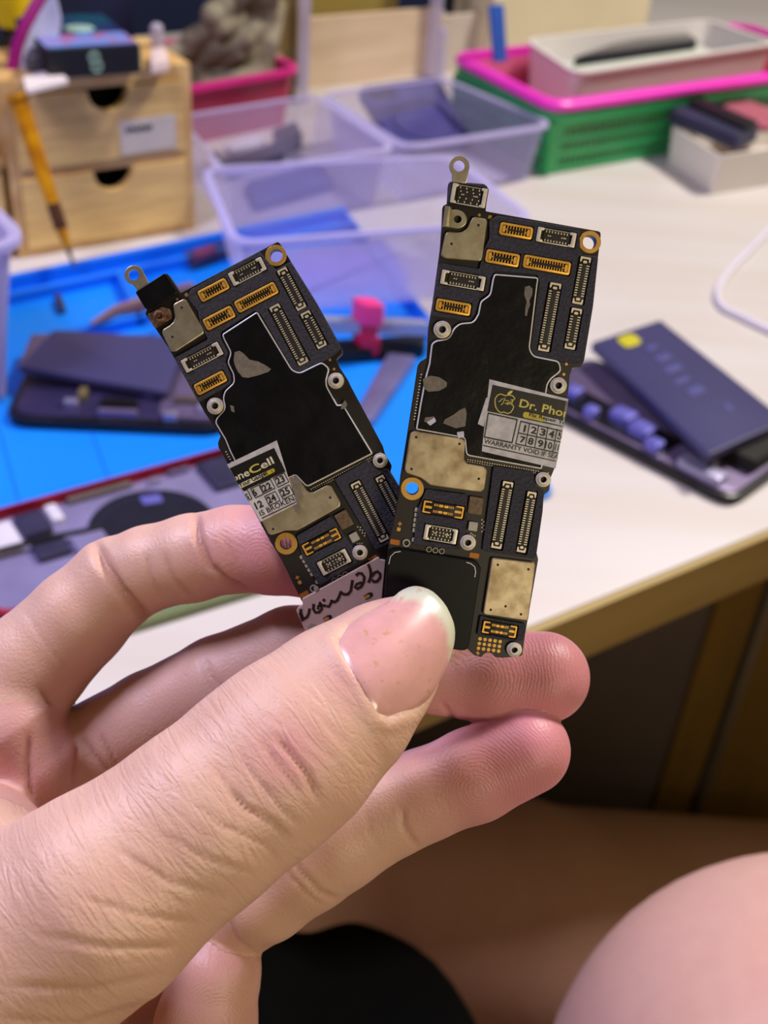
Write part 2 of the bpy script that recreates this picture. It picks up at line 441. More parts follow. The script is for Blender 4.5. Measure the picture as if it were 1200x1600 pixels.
# skin folds, pressed in along the normal: (chain, points in the frame, width px, depth mm)
FOLDS = [
    (0, [(150, 848), (162, 880), (190, 922), (214, 950), (232, 968)], 11, 1.3), (0, [(306, 796), (309, 838), (328, 884), (352, 906), (390, 922)], 8, 0.9),
    (0, [(228, 866), (236, 900), (248, 925)], 6, 0.22), (0, [(256, 866), (272, 905), (300, 935)], 8, 0.3),
    (0, [(60, 1075), (85, 1110), (108, 1122)], 8, 0.4), (0, [(35, 950), (75, 1010), (110, 1050)], 5, 0.12),
    (0, [(345, 800), (350, 840), (372, 880)], 5, 0.15),
    (1, [(322, 1030), (330, 1052), (352, 1078)], 5, 0.35), (1, [(312, 1034), (320, 1056), (338, 1080)], 4, 0.2), (1, [(158, 1148), (172, 1176), (186, 1206)], 5, 0.35), (1, [(690, 1095), (706, 1122), (722, 1140)], 6, 0.35),
    (1, [(128, 1150), (150, 1182), (172, 1208)], 6, 0.4),
    (2, [(452, 1332), (470, 1360), (500, 1392), (528, 1404)], 6, 0.5), (2, [(440, 1340), (456, 1372), (482, 1398), (502, 1412)], 5, 0.35),
    (2, [(628, 1262), (632, 1292), (652, 1322)], 6, 0.45), (2, [(570, 1262), (578, 1300), (600, 1330)], 5, 0.12),
    (2, [(345, 1415), (372, 1470), (416, 1500)], 6, 0.25),
    (4, [(430, 1148), (462, 1188), (484, 1215), (497, 1248)], 8, 0.45), (4, [(408, 1160), (440, 1200), (470, 1240)], 7, 0.25),
    (4, [(356, 1238), (385, 1262), (430, 1288), (458, 1314)], 7, 0.4), (4, [(330, 1192), (352, 1225), (385, 1258)], 6, 0.22),
    (4, [(372, 1170), (400, 1215), (440, 1262), (470, 1290)], 6, 0.25), (4, [(300, 1255), (350, 1290), (415, 1320), (440, 1345)], 6, 0.22),
    (4, [(250, 1300), (320, 1340), (400, 1365)], 7, 0.2), (4, [(190, 1330), (260, 1375), (350, 1400)], 8, 0.22), (4, [(120, 1400), (220, 1430), (310, 1440)], 8, 0.22),
    (4, [(60, 1460), (170, 1480), (280, 1478)], 9, 0.28), (4, [(20, 1540), (140, 1545), (250, 1520)], 10, 0.3), (4, [(0, 1590), (120, 1600), (235, 1565)], 10, 0.28),
    (4, [(505, 1128), (540, 1160), (560, 1190)], 6, 0.15), (4, [(480, 1150), (520, 1182), (545, 1215)], 6, 0.15),
    (5, [(45, 1150), (42, 1190), (50, 1250)], 10, 0.5), (6, [(122, 1110), (124, 1150), (112, 1230)], 7, 0.4), (6, [(45, 1150), (42, 1190), (50, 1250)], 10, 0.5),
]
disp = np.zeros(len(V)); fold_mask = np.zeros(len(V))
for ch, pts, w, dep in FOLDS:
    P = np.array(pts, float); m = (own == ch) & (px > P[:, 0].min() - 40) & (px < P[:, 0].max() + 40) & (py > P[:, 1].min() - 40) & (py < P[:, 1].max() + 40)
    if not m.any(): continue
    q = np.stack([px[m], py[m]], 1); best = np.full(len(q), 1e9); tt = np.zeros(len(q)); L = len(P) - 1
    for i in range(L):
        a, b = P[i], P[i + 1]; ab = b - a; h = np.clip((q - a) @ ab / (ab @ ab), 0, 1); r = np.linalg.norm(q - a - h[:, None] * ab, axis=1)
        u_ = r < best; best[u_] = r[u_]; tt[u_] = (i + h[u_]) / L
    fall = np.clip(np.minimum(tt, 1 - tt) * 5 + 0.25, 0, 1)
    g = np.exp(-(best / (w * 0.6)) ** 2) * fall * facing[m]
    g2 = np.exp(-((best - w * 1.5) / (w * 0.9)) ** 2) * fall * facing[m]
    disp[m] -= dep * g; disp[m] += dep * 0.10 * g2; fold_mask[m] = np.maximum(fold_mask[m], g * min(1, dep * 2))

# thumb nail outline in the frame, and the ridge of skin around it
NAIL = [(522, 999), (545, 976), (580, 954), (608, 939), (626, 922), (648, 914), (674, 921), (697, 944), (711, 977), (711, 1003), (699, 1044), (677, 1083), (648, 1111), (608, 1126), (590, 1116), (562, 1065), (533, 1022)]
NP = np.array(NAIL, float)
m = (own == 4) & (px > 480) & (px < 760) & (py > 880) & (py < 1170)
q = np.stack([px[m], py[m]], 1); best = np.full(len(q), 1e9); inside = np.zeros(len(q), bool)
for i in range(len(NP)):
    a, b = NP[i], NP[(i + 1) % len(NP)]; ab = b - a
    h = np.clip((q - a) @ ab / (ab @ ab), 0, 1); best = np.minimum(best, np.linalg.norm(q - a - h[:, None] * ab, axis=1))
    cr = ((a[1] > q[:, 1]) != (b[1] > q[:, 1])); xx = a[0] + (q[:, 1] - a[1]) / (b[1] - a[1] + 1e-9) * (b[0] - a[0])
    inside ^= cr & (q[:, 0] < xx)
axis = np.array([0.707, -0.707]); along = (q - np.array([560, 1070])) @ axis
prox = np.clip((150 - along) / 60, 0, 1)
disp[m] += np.where(inside, -0.55 * np.clip(best / 8, 0, 1), 0.28 * np.exp(-((best - 9) / 10) ** 2) * prox) * facing[m]
V2 = V + G * disp[:, None]

# colour and relief guides carried by the skin
tipu = [c.U[-1] for c in chains]
pad = np.zeros(len(V)); red = np.zeros(len(V)); wr = np.zeros(len(V))
for k in (0, 1, 2):
    mk = own == k; e = tipu[k] - UU[mk]
    pad[mk] = np.clip((19 - e) / 4, 0, 1); red[mk] = np.clip((24 - e) / 20, 0, 1)
mk = own == 3; pad[mk] = 1; red[mk] = 0.25
mk = own == 4
wr[mk] = np.clip((UU[mk] - 11) / 6, 0, 1); red[mk] = np.clip((9 - UU[mk]) / 9, 0, 1) * 0.4
red[mk] += 0.55 * np.exp(-((px[mk] - 452) ** 2 + (py[mk] - 1180) ** 2) / 62 ** 2) + 0.35 * np.exp(-((px[mk] - 540) ** 2 + (py[mk] - 1060) ** 2) / 40 ** 2)
mk = own >= 5; red[mk] = 0.35
for k in (0, 1, 2, 4):                                    # straight finger-end frames, free of jumps at the joints
    mk = own == k; c_ = chains[k]
    if k == 4: a0, a1, base = c_.P[7], c_.P[2], 0.0
    else: a0, a1, base = c_.P[-4], c_.P[-1], c_.U[-4]
    ax = (a1 - a0) / np.linalg.norm(a1 - a0); sd_ = np.cross(ax, [0, 0, 1.0]); sd_ /= np.linalg.norm(sd_)
    UU[mk] = base + (V[mk] - a0) @ ax; VV[mk] = (V[mk] - a0) @ sd_
PADC = [(tipu[0] - 6, 0), (tipu[1] - 7, 0), (tipu[2] - 7, 0), (tipu[2], 0)]
RC = np.zeros((len(V), 3))
for k in range(4):
    mk = own == k
    if k < 3:
        u0 = tipu[k] - 9
        RC[mk, 0] = np.sqrt(np.clip(UU[mk] - u0, -3.0, 99) ** 2 * 1.1 + ((VV[mk] + 1.0) * 0.95) ** 2 + 0.8) - np.clip(u0 - 3 - UU[mk], 0, 99) * 0.25
    else:
        RC[mk, 0] = np.sqrt((UU[mk] - 12) ** 2 * 0.7 + (VV[mk] - 2) ** 2)
RC[:, 1] = UU; RC[:, 2] = VV

def skin_material(name, base, redc, pale, with_attr=True):
    m = bpy.data.materials.new(name); m.use_nodes = True
    nt = m.node_tree; N = nt.nodes; L = nt.links; b = N['Principled BSDF']
    tc = N.new('ShaderNodeTexCoord')
    def noise(scale, detail=3, vec=None):
        n = N.new('ShaderNodeTexNoise'); n.inputs['Scale'].default_value = scale; n.inputs['Detail'].default_value = detail
        L.new(vec or tc.outputs['Object'], n.inputs['Vector']); return n
    def mix(fac, a, bb):
        x = N.new('ShaderNodeMix'); x.data_type = 'RGBA'
        if isinstance(fac, float): x.inputs[0].default_value = fac
        else: L.new(fac, x.inputs[0])
        for i, c in ((6, a), (7, bb)):
            if isinstance(c, tuple): x.inputs[i].default_value = (*c, 1)
            else: L.new(c, x.inputs[i])
        return x.outputs[2]
    def math_(op, a, bb=None, c=None):
        x = N.new('ShaderNodeMath'); x.operation = op
        for i, v in enumerate((a, bb, c)):
            if v is None: continue
            if isinstance(v, (int, float)): x.inputs[i].default_value = v
            else: L.new(v, x.inputs[i])
        return x.outputs[0]
    def att(nm):
        a = N.new('ShaderNodeAttribute'); a.attribute_name = nm; return a
    n1 = noise(160, 4); n2 = noise(900, 2)
    mott = math_('MULTIPLY', math_('SUBTRACT', n1.outputs['Fac'], 0.35), 1.3)
    col = mix(mott, lin(base), lin(pale))
    if with_attr:
        col = mix(att('red').outputs['Fac'], col, lin(redc))
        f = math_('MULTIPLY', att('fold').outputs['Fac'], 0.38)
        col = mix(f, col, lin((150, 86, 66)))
    else:
        col = mix(math_('MULTIPLY', noise(45, 3).outputs['Fac'], 0.5), col, lin(redc))
    L.new(col, b.inputs['Base Color'])
    b.inputs['Subsurface Weight'].default_value = 0.3
    b.inputs['Subsurface Radius'].default_value = (1.0, 0.38, 0.22)
    b.inputs['Subsurface Scale'].default_value = 0.0022
    b.inputs['Roughness'].default_value = 0.46
    b.inputs['Specular IOR Level'].default_value = 0.42
    hgt = math_('MULTIPLY', n2.outputs['Fac'], 0.10)
    vo = N.new('ShaderNodeTexVoronoi'); vo.inputs['Scale'].default_value = 1100; vo.feature = 'DISTANCE_TO_EDGE'
    L.new(tc.outputs['Object'], vo.inputs['Vector'])
    hgt = math_('ADD', hgt, math_('MULTIPLY', math_('MINIMUM', vo.outputs['Distance'], 0.25), 0.35))
    if with_attr:
        rc = att('skinuv'); sep = N.new('ShaderNodeSeparateXYZ'); L.new(rc.outputs['Vector'], sep.inputs[0])
        wob = math_('MULTIPLY', noise(260, 2).outputs['Fac'], 1.6)
        ph = math_('MULTIPLY', math_('ADD', sep.outputs[0], wob), 2 * math.pi / 0.56)
        rid = math_('MULTIPLY', math_('SINE', ph), att('pad').outputs['Fac'])
        hgt = math_('ADD', hgt, math_('MULTIPLY', rid, 0.045))
        # creases across the back of the thumb
        mp = N.new('ShaderNodeCombineXYZ')
        L.new(math_('MULTIPLY', sep.outputs[1], 0.001), mp.inputs[0]); L.new(math_('MULTIPLY', sep.outputs[2], 0.00022), mp.inputs[1])
        w1 = noise(560, 4, mp.outputs[0]); w1.inputs['Distortion'].default_value = 0.8
        w2 = math_('ABSOLUTE', math_('SUBTRACT', w1.outputs['Fac'], 0.5))
        w3 = math_('MULTIPLY', math_('MINIMUM', math_('MULTIPLY', w2, 7.0), 1.0), att('wr').outputs['Fac'])
        hgt = math_('ADD', hgt, math_('MULTIPLY', w3, 0.24))
    bp = N.new('ShaderNodeBump'); bp.inputs['Strength'].default_value = 0.75; bp.inputs['Distance'].default_value = 0.00035
    L.new(hgt, bp.inputs['Height']); L.new(bp.outputs[0], b.inputs['Normal'])
    return m
M_SKIN = skin_material('hand_skin', (212, 171, 152), (206, 136, 146), (222, 186, 167))
M_LEG = skin_material('leg_skin', (214, 172, 156), (208, 152, 144), (224, 186, 170), False)

def numpy_mesh(name, Vw, Fq, material, attrs=None, loc=None):
    me = bpy.data.meshes.new(name); loc = np.array(loc) if loc is not None else Vw.mean(0)
    me.vertices.add(len(Vw)); me.vertices.foreach_set('co', (Vw - loc).astype(np.float32).ravel())
    k = Fq.shape[1]
    me.loops.add(len(Fq) * k); me.loops.foreach_set('vertex_index', Fq.astype(np.int32).ravel())
    me.polygons.add(len(Fq)); me.polygons.foreach_set('loop_start', np.arange(0, len(Fq) * k, k, dtype=np.int32))
    me.polygons.foreach_set('use_smooth', [True] * len(Fq))
    me.update(calc_edges=True); me.validate()
    for nm, arr in (attrs or {}).items():
        if arr.ndim == 1:
            a = me.attributes.new(nm, 'FLOAT', 'POINT'); a.data.foreach_set('value', arr.astype(np.float32))
        else:
            a = me.attributes.new(nm, 'FLOAT_VECTOR', 'POINT'); a.data.foreach_set('vector', arr.astype(np.float32).ravel())
    me.materials.append(material)
    o = bpy.data.objects.new(name, me); COL.objects.link(o); o.location = loc.tolist(); return o
hand = numpy_mesh('hand', cam_mm_to_world(V2), Fc, M_SKIN, {'red': red, 'pad': pad, 'wr': wr, 'fold': np.clip(fold_mask, 0, 1), 'skinuv': RC})
tag(hand, 'bare left hand in the foreground pinching two black phone circuit boards, thumb nail forward', 'hand')

# thumb nail: an arched plate fitted to the thumb
def thumb_hit(x, y):
    r = np.array([(x - CXP) / FPX, (y - CYP) / FPX, 1.0]); z = np.full(len(x), 140.0) if hasattr(x, '__len__') else 140.0
    return r, z
gx, gy = np.meshgrid(np.linspace(530, 690, 17), np.linspace(930, 1110, 17)); gx = gx.ravel(); gy = gy.ravel()
rr = np.stack([(gx - CXP) / FPX, (gy - CYP) / FPX, np.ones(len(gx))], 1); zz = np.full(len(gx), 145.0)
for _ in range(60): zz = zz + np.clip(thumb.sd(rr * zz[:, None]) * 0.5, -1, 2)
ok = (np.abs(thumb.sd(rr * zz[:, None])) < 0.05) & (zz < 176)
bx, by = np.array([0.707, -0.707]), np.array([0.707, 0.707])
def basis(x, y):
    p = (x - 610) / 100, (y - 1020) / 100
    l = p[0] * bx[0] + p[1] * bx[1]; a = p[0] * by[0] + p[1] * by[1]
    return np.stack([np.ones_like(l), l, a, l * l, a * a, l * a], 1)
coef = np.linalg.lstsq(basis(gx[ok], gy[ok]), zz[ok], rcond=None)[0]
nb = fillet(NAIL, 18, 3); nb = np.array(nb); cen = np.array([618.0, 1020.0])
K = 12; rings = []
for i in range(K + 1): rings.append(cen + (nb - cen) * (i / K))
Q = np.concatenate(rings[1:]); Q = np.vstack([cen, Q]); n_ = len(nb)
zq = basis(Q[:, 0], Q[:, 1]) @ coef
rk = np.concatenate([[0], np.repeat(np.arange(1, K + 1) / K, n_)])
zt = zq - 0.42 + 0.42 * np.clip((rk - 0.86) / 0.14, 0, 1) ** 2 * 0.6
top = np.stack([(Q[:, 0] - CXP) / FPX * zt, (Q[:, 1] - CYP) / FPX * zt, zt], 1)
zb = zq + 0.35
bot = np.stack([(Q[:, 0] - CXP) / FPX * zb, (Q[:, 1] - CYP) / FPX * zb, zb], 1)
nv = []; nv = np.vstack([top, bot]); off = len(top); nf = []
for i in range(n_):
    j = (i + 1) % n_
    nf.append((0, 1 + j, 1 + i, 1 + i)); nf.append((off, off + 1 + i, off + 1 + j, off + 1 + j))
    for k in range(K - 1):
        a = 1 + k * n_; c = 1 + (k + 1) * n_
        nf.append((a + i, a + j, c + j, c + i)); nf.append((off + a + i, off + c + i, off + c + j, off + a + j))
    a = 1 + (K - 1) * n_; nf.append((a + i, a + j, off + a + j, off + a + i))
lng = (Q - np.array([562, 1068])) @ bx / 184.0; lat = (Q - cen) @ by / 82.0
free = np.clip((lng + 0.29 * lat ** 2 - 0.86) / 0.03, 0, 1)
me_v = cam_mm_to_world(nv)
tri = [tuple(dict.fromkeys(f)) for f in nf]
nm = bpy.data.meshes.new('thumb_nail'); hl = np.array(hand.location)
nm.from_pydata([tuple(v) for v in (me_v - hl)], [], tri); nm.validate()
import bmesh
bm = bmesh.new(); bm.from_mesh(nm); bmesh.ops.recalc_face_normals(bm, faces=bm.faces); bm.to_mesh(nm); bm.free()
nm.polygons.foreach_set('use_smooth', [True] * len(nm.polygons)); nm.set_sharp_from_angle(angle=math.radians(60))
a = nm.attributes.new('free', 'FLOAT', 'POINT'); a.data.foreach_set('value', np.concatenate([free, free]).astype(np.float32))
M_NAIL = mat('nail', (220, 166, 162), 0.25, 0, 0.1, 300, spec=0.6, coat=0.25)
def nail_nodes():
    nt = M_NAIL.node_tree; N = nt.nodes; L = nt.links; b = N['Principled BSDF']
    src = b.inputs['Base Color'].links[0].from_socket
    at = N.new('ShaderNodeAttribute'); at.attribute_name = 'free'
    mx = N.new('ShaderNodeMix'); mx.data_type = 'RGBA'; L.new(at.outputs['Fac'], mx.inputs[0]); L.new(src, mx.inputs[6]); mx.inputs[7].default_value = (*lin((208, 210, 188)), 1)
    tc = N.new('ShaderNodeTexCoord'); nz = N.new('ShaderNodeTexNoise'); nz.inputs['Scale'].default_value = 760; nz.inputs['Detail'].default_value = 6
    L.new(tc.outputs['Object'], nz.inputs['Vector'])
    rp = N.new('ShaderNodeValToRGB'); rp.color_ramp.elements[0].position = 0.62; rp.color_ramp.elements[1].position = 0.70
    rp.color_ramp.elements[0].color = (0, 0, 0, 1); rp.color_ramp.elements[1].color = (0.55, 0.55, 0.55, 1); L.new(nz.outputs['Fac'], rp.inputs[0])
    m2 = N.new('ShaderNodeMix'); m2.data_type = 'RGBA'; L.new(rp.outputs[0], m2.inputs[0]); L.new(mx.outputs[2], m2.inputs[6]); m2.inputs[7].default_value = (*lin((190, 140, 70)), 1)
    L.new(m2.outputs[2], b.inputs['Base Color'])
    b.inputs['Subsurface Weight'].default_value = 0.2; b.inputs['Subsurface Scale'].default_value = 0.0015
nail_nodes()
nm.materials.append(M_NAIL)
nail = bpy.data.objects.new('thumb_nail', nm); COL.objects.link(nail); nail.parent = hand
nail['label'] = 'thumb nail with a pale free edge'

# ------------------------------------------------------------------ circuit boards
def rod(w):
    w = np.array(w, float); th = np.linalg.norm(w)
    if th < 1e-12: return np.eye(3)
    k = w / th; K = np.array([[0, -k[2], k[1]], [k[2], 0, -k[0]], [-k[1], k[0], 0]])
    return np.eye(3) + math.sin(th) * K + (1 - math.cos(th)) * K @ K
R0 = rod([0.12, 0, 0]) @ np.diag([1.0, -1.0, -1.0])       # board axes (columns) seen from the camera
C0 = np.array([(780 - 600) / FPX, (640 - 800) / FPX, 1.0]) * 0.175
RL = rod([-0.05147898, 0.05367331, -0.64694729]) @ R0
CL = np.array([-0.01243202, -0.01251323, 0.18279743])
def plane_uv(R, C):
    n = R[:, 2]
    def f(x, y, z=0.0):
        r = np.array([(x - CXP) / FPX, (y - CYP) / FPX, 1.0]); o = C + n * z
        p = r * ((o @ n) / (r @ n)) - C
        return float(p @ R[:, 0]), float(p @ R[:, 1])
    return f
UVR = plane_uv(R0, C0); UVL = plane_uv(RL, CL)
PX = 0.175 / FPX                                          # metres per pixel of board drawing
AB = math.radians(-9.8)                                   # direction of the board's own short axis

M_PCB = mat('board_laminate', (26, 20, 18), 0.42, 0, 0.3, 900, spec=0.5)
M_FOAM = mat('black_foam', (36, 36, 40), 0.8, 0, 0.45, 2600, bump=0.0003, bscale=2200, rgb2=(52, 52, 62), detail=8)
M_FILM = mat('black_film', (12, 12, 14), 0.30, 0, 0.3, 260, bump=0.0004, bscale=160, spec=0.22, rgb2=(20, 20, 22), detail=8)
M_STEEL = mat('shield_steel', (196, 188, 162), 0.38, 0.85, 0.12, 700, rgb2=(178, 168, 138))
M_STEELW = mat('worn_steel', (196, 182, 150), 0.42, 0.75, 0.4, 420, rgb2=(150, 132, 100), detail=6)
M_RIM = mat('bright_metal_rim', (226, 226, 228), 0.5, 0.55, 0.1, 900)
M_GOLD = mat('gold_plate', (240, 184, 78), 0.45, 0.6, 0.15, 1500)
M_GOLDF = mat('gold_ring', (214, 168, 84), 0.42, 0.7, 0.1, 1500)
M_SILV = mat('tinned_metal', (224, 218, 200), 0.48, 0.55, 0.1, 1500)
M_PIN = mat('pin_metal', (222, 212, 182), 0.5, 0.5, 0.1, 1500)
M_PLAS = mat('connector_plastic', (28, 25, 22), 0.55, 0, 0.2, 2000)
M_STAND = mat('standoff_metal', (212, 206, 194), 0.55, 0.55, 0.2, 1600)
M_HOLE = mat('dark_bore', (14, 12, 10), 0.6, 0, 0.2, 900)
M_RUST = mat('rusty_nut', (140, 112, 88), 0.5, 0.7, 0.4, 1600, rgb2=(90, 62, 44))
M_CHIPB = mat('brown_chip', (112, 92, 66), 0.5, 0.2, 0.35, 1600, rgb2=(84, 66, 46))
M_CHIPG = mat('grey_chip', (168, 166, 150), 0.45, 0.3, 0.12, 1200)
M_READER = mat('reader_plastic', (10, 10, 13), 0.36, 0, 0.15, 300, spec=0.25)
M_RESID = mat('tape_residue', (122, 114, 98), 0.7, 0, 0.25, 1500)
M_FLAKE = mat('white_flake', (206, 206, 220), 0.5, 0, 0.15, 1500)
M_STKW = mat('sticker_white', (204, 203, 200), 0.5, 0, 0.14, 700, rgb2=(176, 176, 176), detail=6)
M_STKB = mat('sticker_black', (20, 18, 18), 0.35, 0, 0.2, 600)
M_INK = mat('ink_black', (16, 15, 16), 0.5, 0, 0.2, 600)
M_LETY = mat('letter_yellow', (206, 192, 92), 0.45, 0, 0.1, 900)
M_LETC = mat('letter_cream', (220, 216, 184), 0.45, 0, 0.1, 900)
M_PILL = mat('pill_yellow', (198, 180, 40), 0.45, 0, 0.1, 900, rgb2=(170, 156, 60))
M_PLATE = mat('reader_steel', (208, 186, 178), 0.42, 0.40, 0.08, 500)
M_MARK = mat('marker_ink', (38, 16, 18), 0.5, 0, 0.2, 900)
M_ORANGE = mat('copper_pad', (176, 108, 44), 0.4, 0.5, 0.1, 900)

class Draw:
    # pixel drawing on a board plane, z in pixel units above the laminate
    def __init__(self, root, uv): self.root = root; self.uv = uv
    def pts(self, P): return [self.uv(p[0], p[1]) for p in P]
    def prism(self, mb, P, z0, z1, r=0, holes=(), bevel=0.0):
        o = self.pts(fillet(P, r) if r else P)
        mb.prism(o, z0 * PX, z1 * PX, [self.pts(h) for h in holes], bevel * PX)
    def plate(self, name, P, z0, z1, m, r=0, holes=(), bevel=0.0, parent=None, smooth=True):
        mb = MB(); self.prism(mb, P, z0, z1, r, holes, bevel)
        o = mb.build(name, m, parent or self.root, smooth, local=True)
        for p in o.data.polygons:
            if abs(p.normal.z) > 0.98: p.use_smooth = False
        return o
    def stroke(self, mb, P, w, z0, z1): mb.ribbon(self.pts(P), w * PX, z0 * PX, z1 * PX)
    def dots(self, mb, C, r, z0, z1, n=10):
        for c in C:
            u = self.uv(*c); mb.prism(circle(u[0], u[1], r * PX, n), z0 * PX, z1 * PX)

def connector(dr, kind, cx, cy, L, Wd, vertical=False):
    # built in its own frame (x along its length), centre on the board
    u = dr.uv(cx, cy); ang = AB + (math.pi / 2 if vertical else 0)
    ca, sa = math.cos(ang), math.sin(ang)
    def fn(p): return (u[0] + (ca * p[0] - sa * p[1]) * PX, u[1] + (sa * p[0] + ca * p[1]) * PX, p[2] * PX)
    def B(mb, x, y, w, h, z0, z1): mb.prism(rrect(x, y, w, h, min(w, h) * 0.25, 1), z0, z1)
    fm = {'G': M_GOLD, 'S': M_SILV, 'V': M_PLAS, 'B': M_PLAS}[kind]
    nm = {'G': 'gold_connector', 'S': 'silver_connector', 'V': 'stacking_connector', 'B': 'battery_connector'}[kind]
    f = MB()
    if kind == 'G':
        f.prism(rrect(0, 0, L, Wd, 4, 3), 0.3, 8.5, [rrect(0, 0, L - 7, Wd - 7, 2, 2)], 0.8)
    elif kind == 'S':
        f.prism(rrect(0, 0, L, Wd, 2, 2), 0.3, 6.0, [rrect(0, 0, L - 3, Wd - 3, 1, 1)], 0.5)
        for s in (-1, 1):
            q = [(L / 2, -Wd / 2), (L / 2, Wd / 2), (L / 2 - L * .17, Wd / 2), (L / 2 - L * .17, Wd / 2 - 4), (L / 2 - 6, Wd / 2 - 4), (L / 2 - 6, -Wd / 2 + 4), (L / 2 - L * .17, -Wd / 2 + 4), (L / 2 - L * .17, -Wd / 2)]
            f.prism(fillet([(s * x, y) for x, y in q], 1.5, 2), 0.3, 9.0, bevel=0.7)
    else:
        f.prism(rrect(0, 0, L, Wd, 3, 2), 0.2, 5.0, bevel=0.5)
    fr = f.build(nm, fm, dr.root, True, local=True, fn=fn)
    core = MB(); pins = MB()
    if kind == 'G':
        B(core, 0, 0, L - 6.5, Wd - 6.5, 0.3, 3.0); B(core, 0, 0, L - 24, 4.2, 3, 6.0)
        n = max(6, int((L - 22) / 3.9)); 
        for i in range(n):
            x = -(L - 24) / 2 + (L - 24) * i / (n - 1)
            for s in (-1, 1): pins.box((x, s * (Wd / 2 - 5.2), 5.5), (0.75, 0, 0), (0, 2.6, 0), (0, 0, 2.2))
        for s in (-1, 1):
            B(pins, s * (L / 2 - 6.5), 0, 4.5, Wd - 9, 3, 8.0); B(pins, s * (L / 2 - 11), 0, 3, 3, 3, 6.5)
    elif kind == 'S':
        B(core, 0, 0, L - 4, Wd - 4, 0.2, 2.5); B(core, 0, 0, L - L * .34, Wd - 5, 2.5, 5.0)
        n = max(4, int(L * .6 / 4.5))
        if Wd > 27: n = 4
        for i in range(n):
            x = -L * .27 + L * .54 * i / (n - 1)
            for s in (-1, 1): pins.box((x, s * (Wd / 2 - 4.2), 5.3), (0.8, 0, 0), (0, 1.5, 0), (0, 0, 1.0))
            if Wd > 22:
                for s in (-1, 1): pins.box((x + 1.5, s * (Wd / 2 - 9.6), 5.3), (0.9, 0, 0), (0, 1.1, 0), (0, 0, 1.2))
        for x in (-L * .2, -L * .15, L * .15, L * .2, L * .24):
            pins.box((x, 0.5, 5.3), (0.9, 0, 0), (0, 0.9, 0), (0, 0, 0.9))
    elif kind == 'V':
        B(core, 0, 0, L - 22, Wd * .34, 5, 6.0)
        n = int((L - 26) / 3.5)
        for i in range(n):
            x = -(L - 26) / 2 + (L - 26) * i / (n - 1)
            for s in (-1, 1): pins.box((x, s * (Wd / 2 - 3.4), 5.6), (0.8, 0, 0), (0, 2.2, 0), (0, 0, 1.1))
        for s in (-1, 1):
            q = [(L / 2, -Wd / 2 + 1), (L / 2, Wd / 2 - 1), (L / 2 - 8, Wd / 2 - 1), (L / 2 - 8, Wd / 2 - 3), (L / 2 - 3, Wd / 2 - 4), (L / 2 - 3, -Wd / 2 + 4), (L / 2 - 8, -Wd / 2 + 3), (L / 2 - 8, -Wd / 2 + 1)]
            pins.prism(fillet([(s * x, y) for x, y in q], 1.2, 2), 4, 7.6)
            B(pins, s * (L / 2 - 7.5), 0, 4, Wd * .34, 4, 6.8)
    else:
        B(core, 0, 0, L * .30, Wd * .25, 5, 5.6)
        for s in (-1, 1):
            q = [(L / 2, -Wd / 2), (L / 2, Wd / 2), (L / 2 - L * .2, Wd / 2), (L / 2 - L * .2, Wd / 2 - 2), (L / 2 - 2.5, Wd / 2 - 2.5), (L / 2 - 2.5, -Wd / 2 + 2.5), (L / 2 - L * .2, -Wd / 2 + 2), (L / 2 - L * .2, -Wd / 2)]
            pins.prism(fillet([(s * x, y) for x, y in q], 1.2, 2), 4, 8)
            B(pins, s * (L / 2 - L * .13), 0, L * .17, Wd * .2, 4, 6.4)
        for x in (-L * .065, L * .065):
            for s in (-1, 1): B(pins, x, s * Wd * .26, L * .11, Wd * .2, 4, 7)
        for x in (-.23, -.19, -.15, .15, .19, .23):
            for s in (-1, 1): pins.box((x * L, s * Wd * .27, 5.6), (0.6, 0, 0), (0, Wd * .1, 0), (0, 0, 1.0))
    core.build('insulator', M_PLAS, fr, False, local=True, fn=fn)
    pm = {'G': M_GOLD, 'S': M_PIN, 'V': M_PIN, 'B': M_GOLD}[kind]
    pins.build('contact_pins', pm, fr, False, local=True, fn=fn)
    return fr

def standoff(dr, cx, cy, r, name='standoff', m=None):
    u = dr.uv(cx, cy); prof = [(r * .40, 2), (r * .40, 11), (r * .45, 11.8), (r * .70, 12), (r * .78, 11.4), (r * .80, 9), (r * 1.0, 8.6), (r * 1.05, 7.6), (r * 1.05, 0)]
    mb = MB(); n = 28
    mb.loft([[(u[0] + q[0] * PX * math.cos(2 * math.pi * i / n), u[1] + q[0] * PX * math.sin(2 * math.pi * i / n), q[1] * PX) for i in range(n)] for q in prof], True, False)
    o = mb.build(name, m or M_STAND, dr.root, True, local=True)
    b = MB(); b.prism(circle(u[0], u[1], r * .41 * PX, 18), 2 * PX, 3 * PX); b.build('bore', M_HOLE, o, False, local=True)
    return o

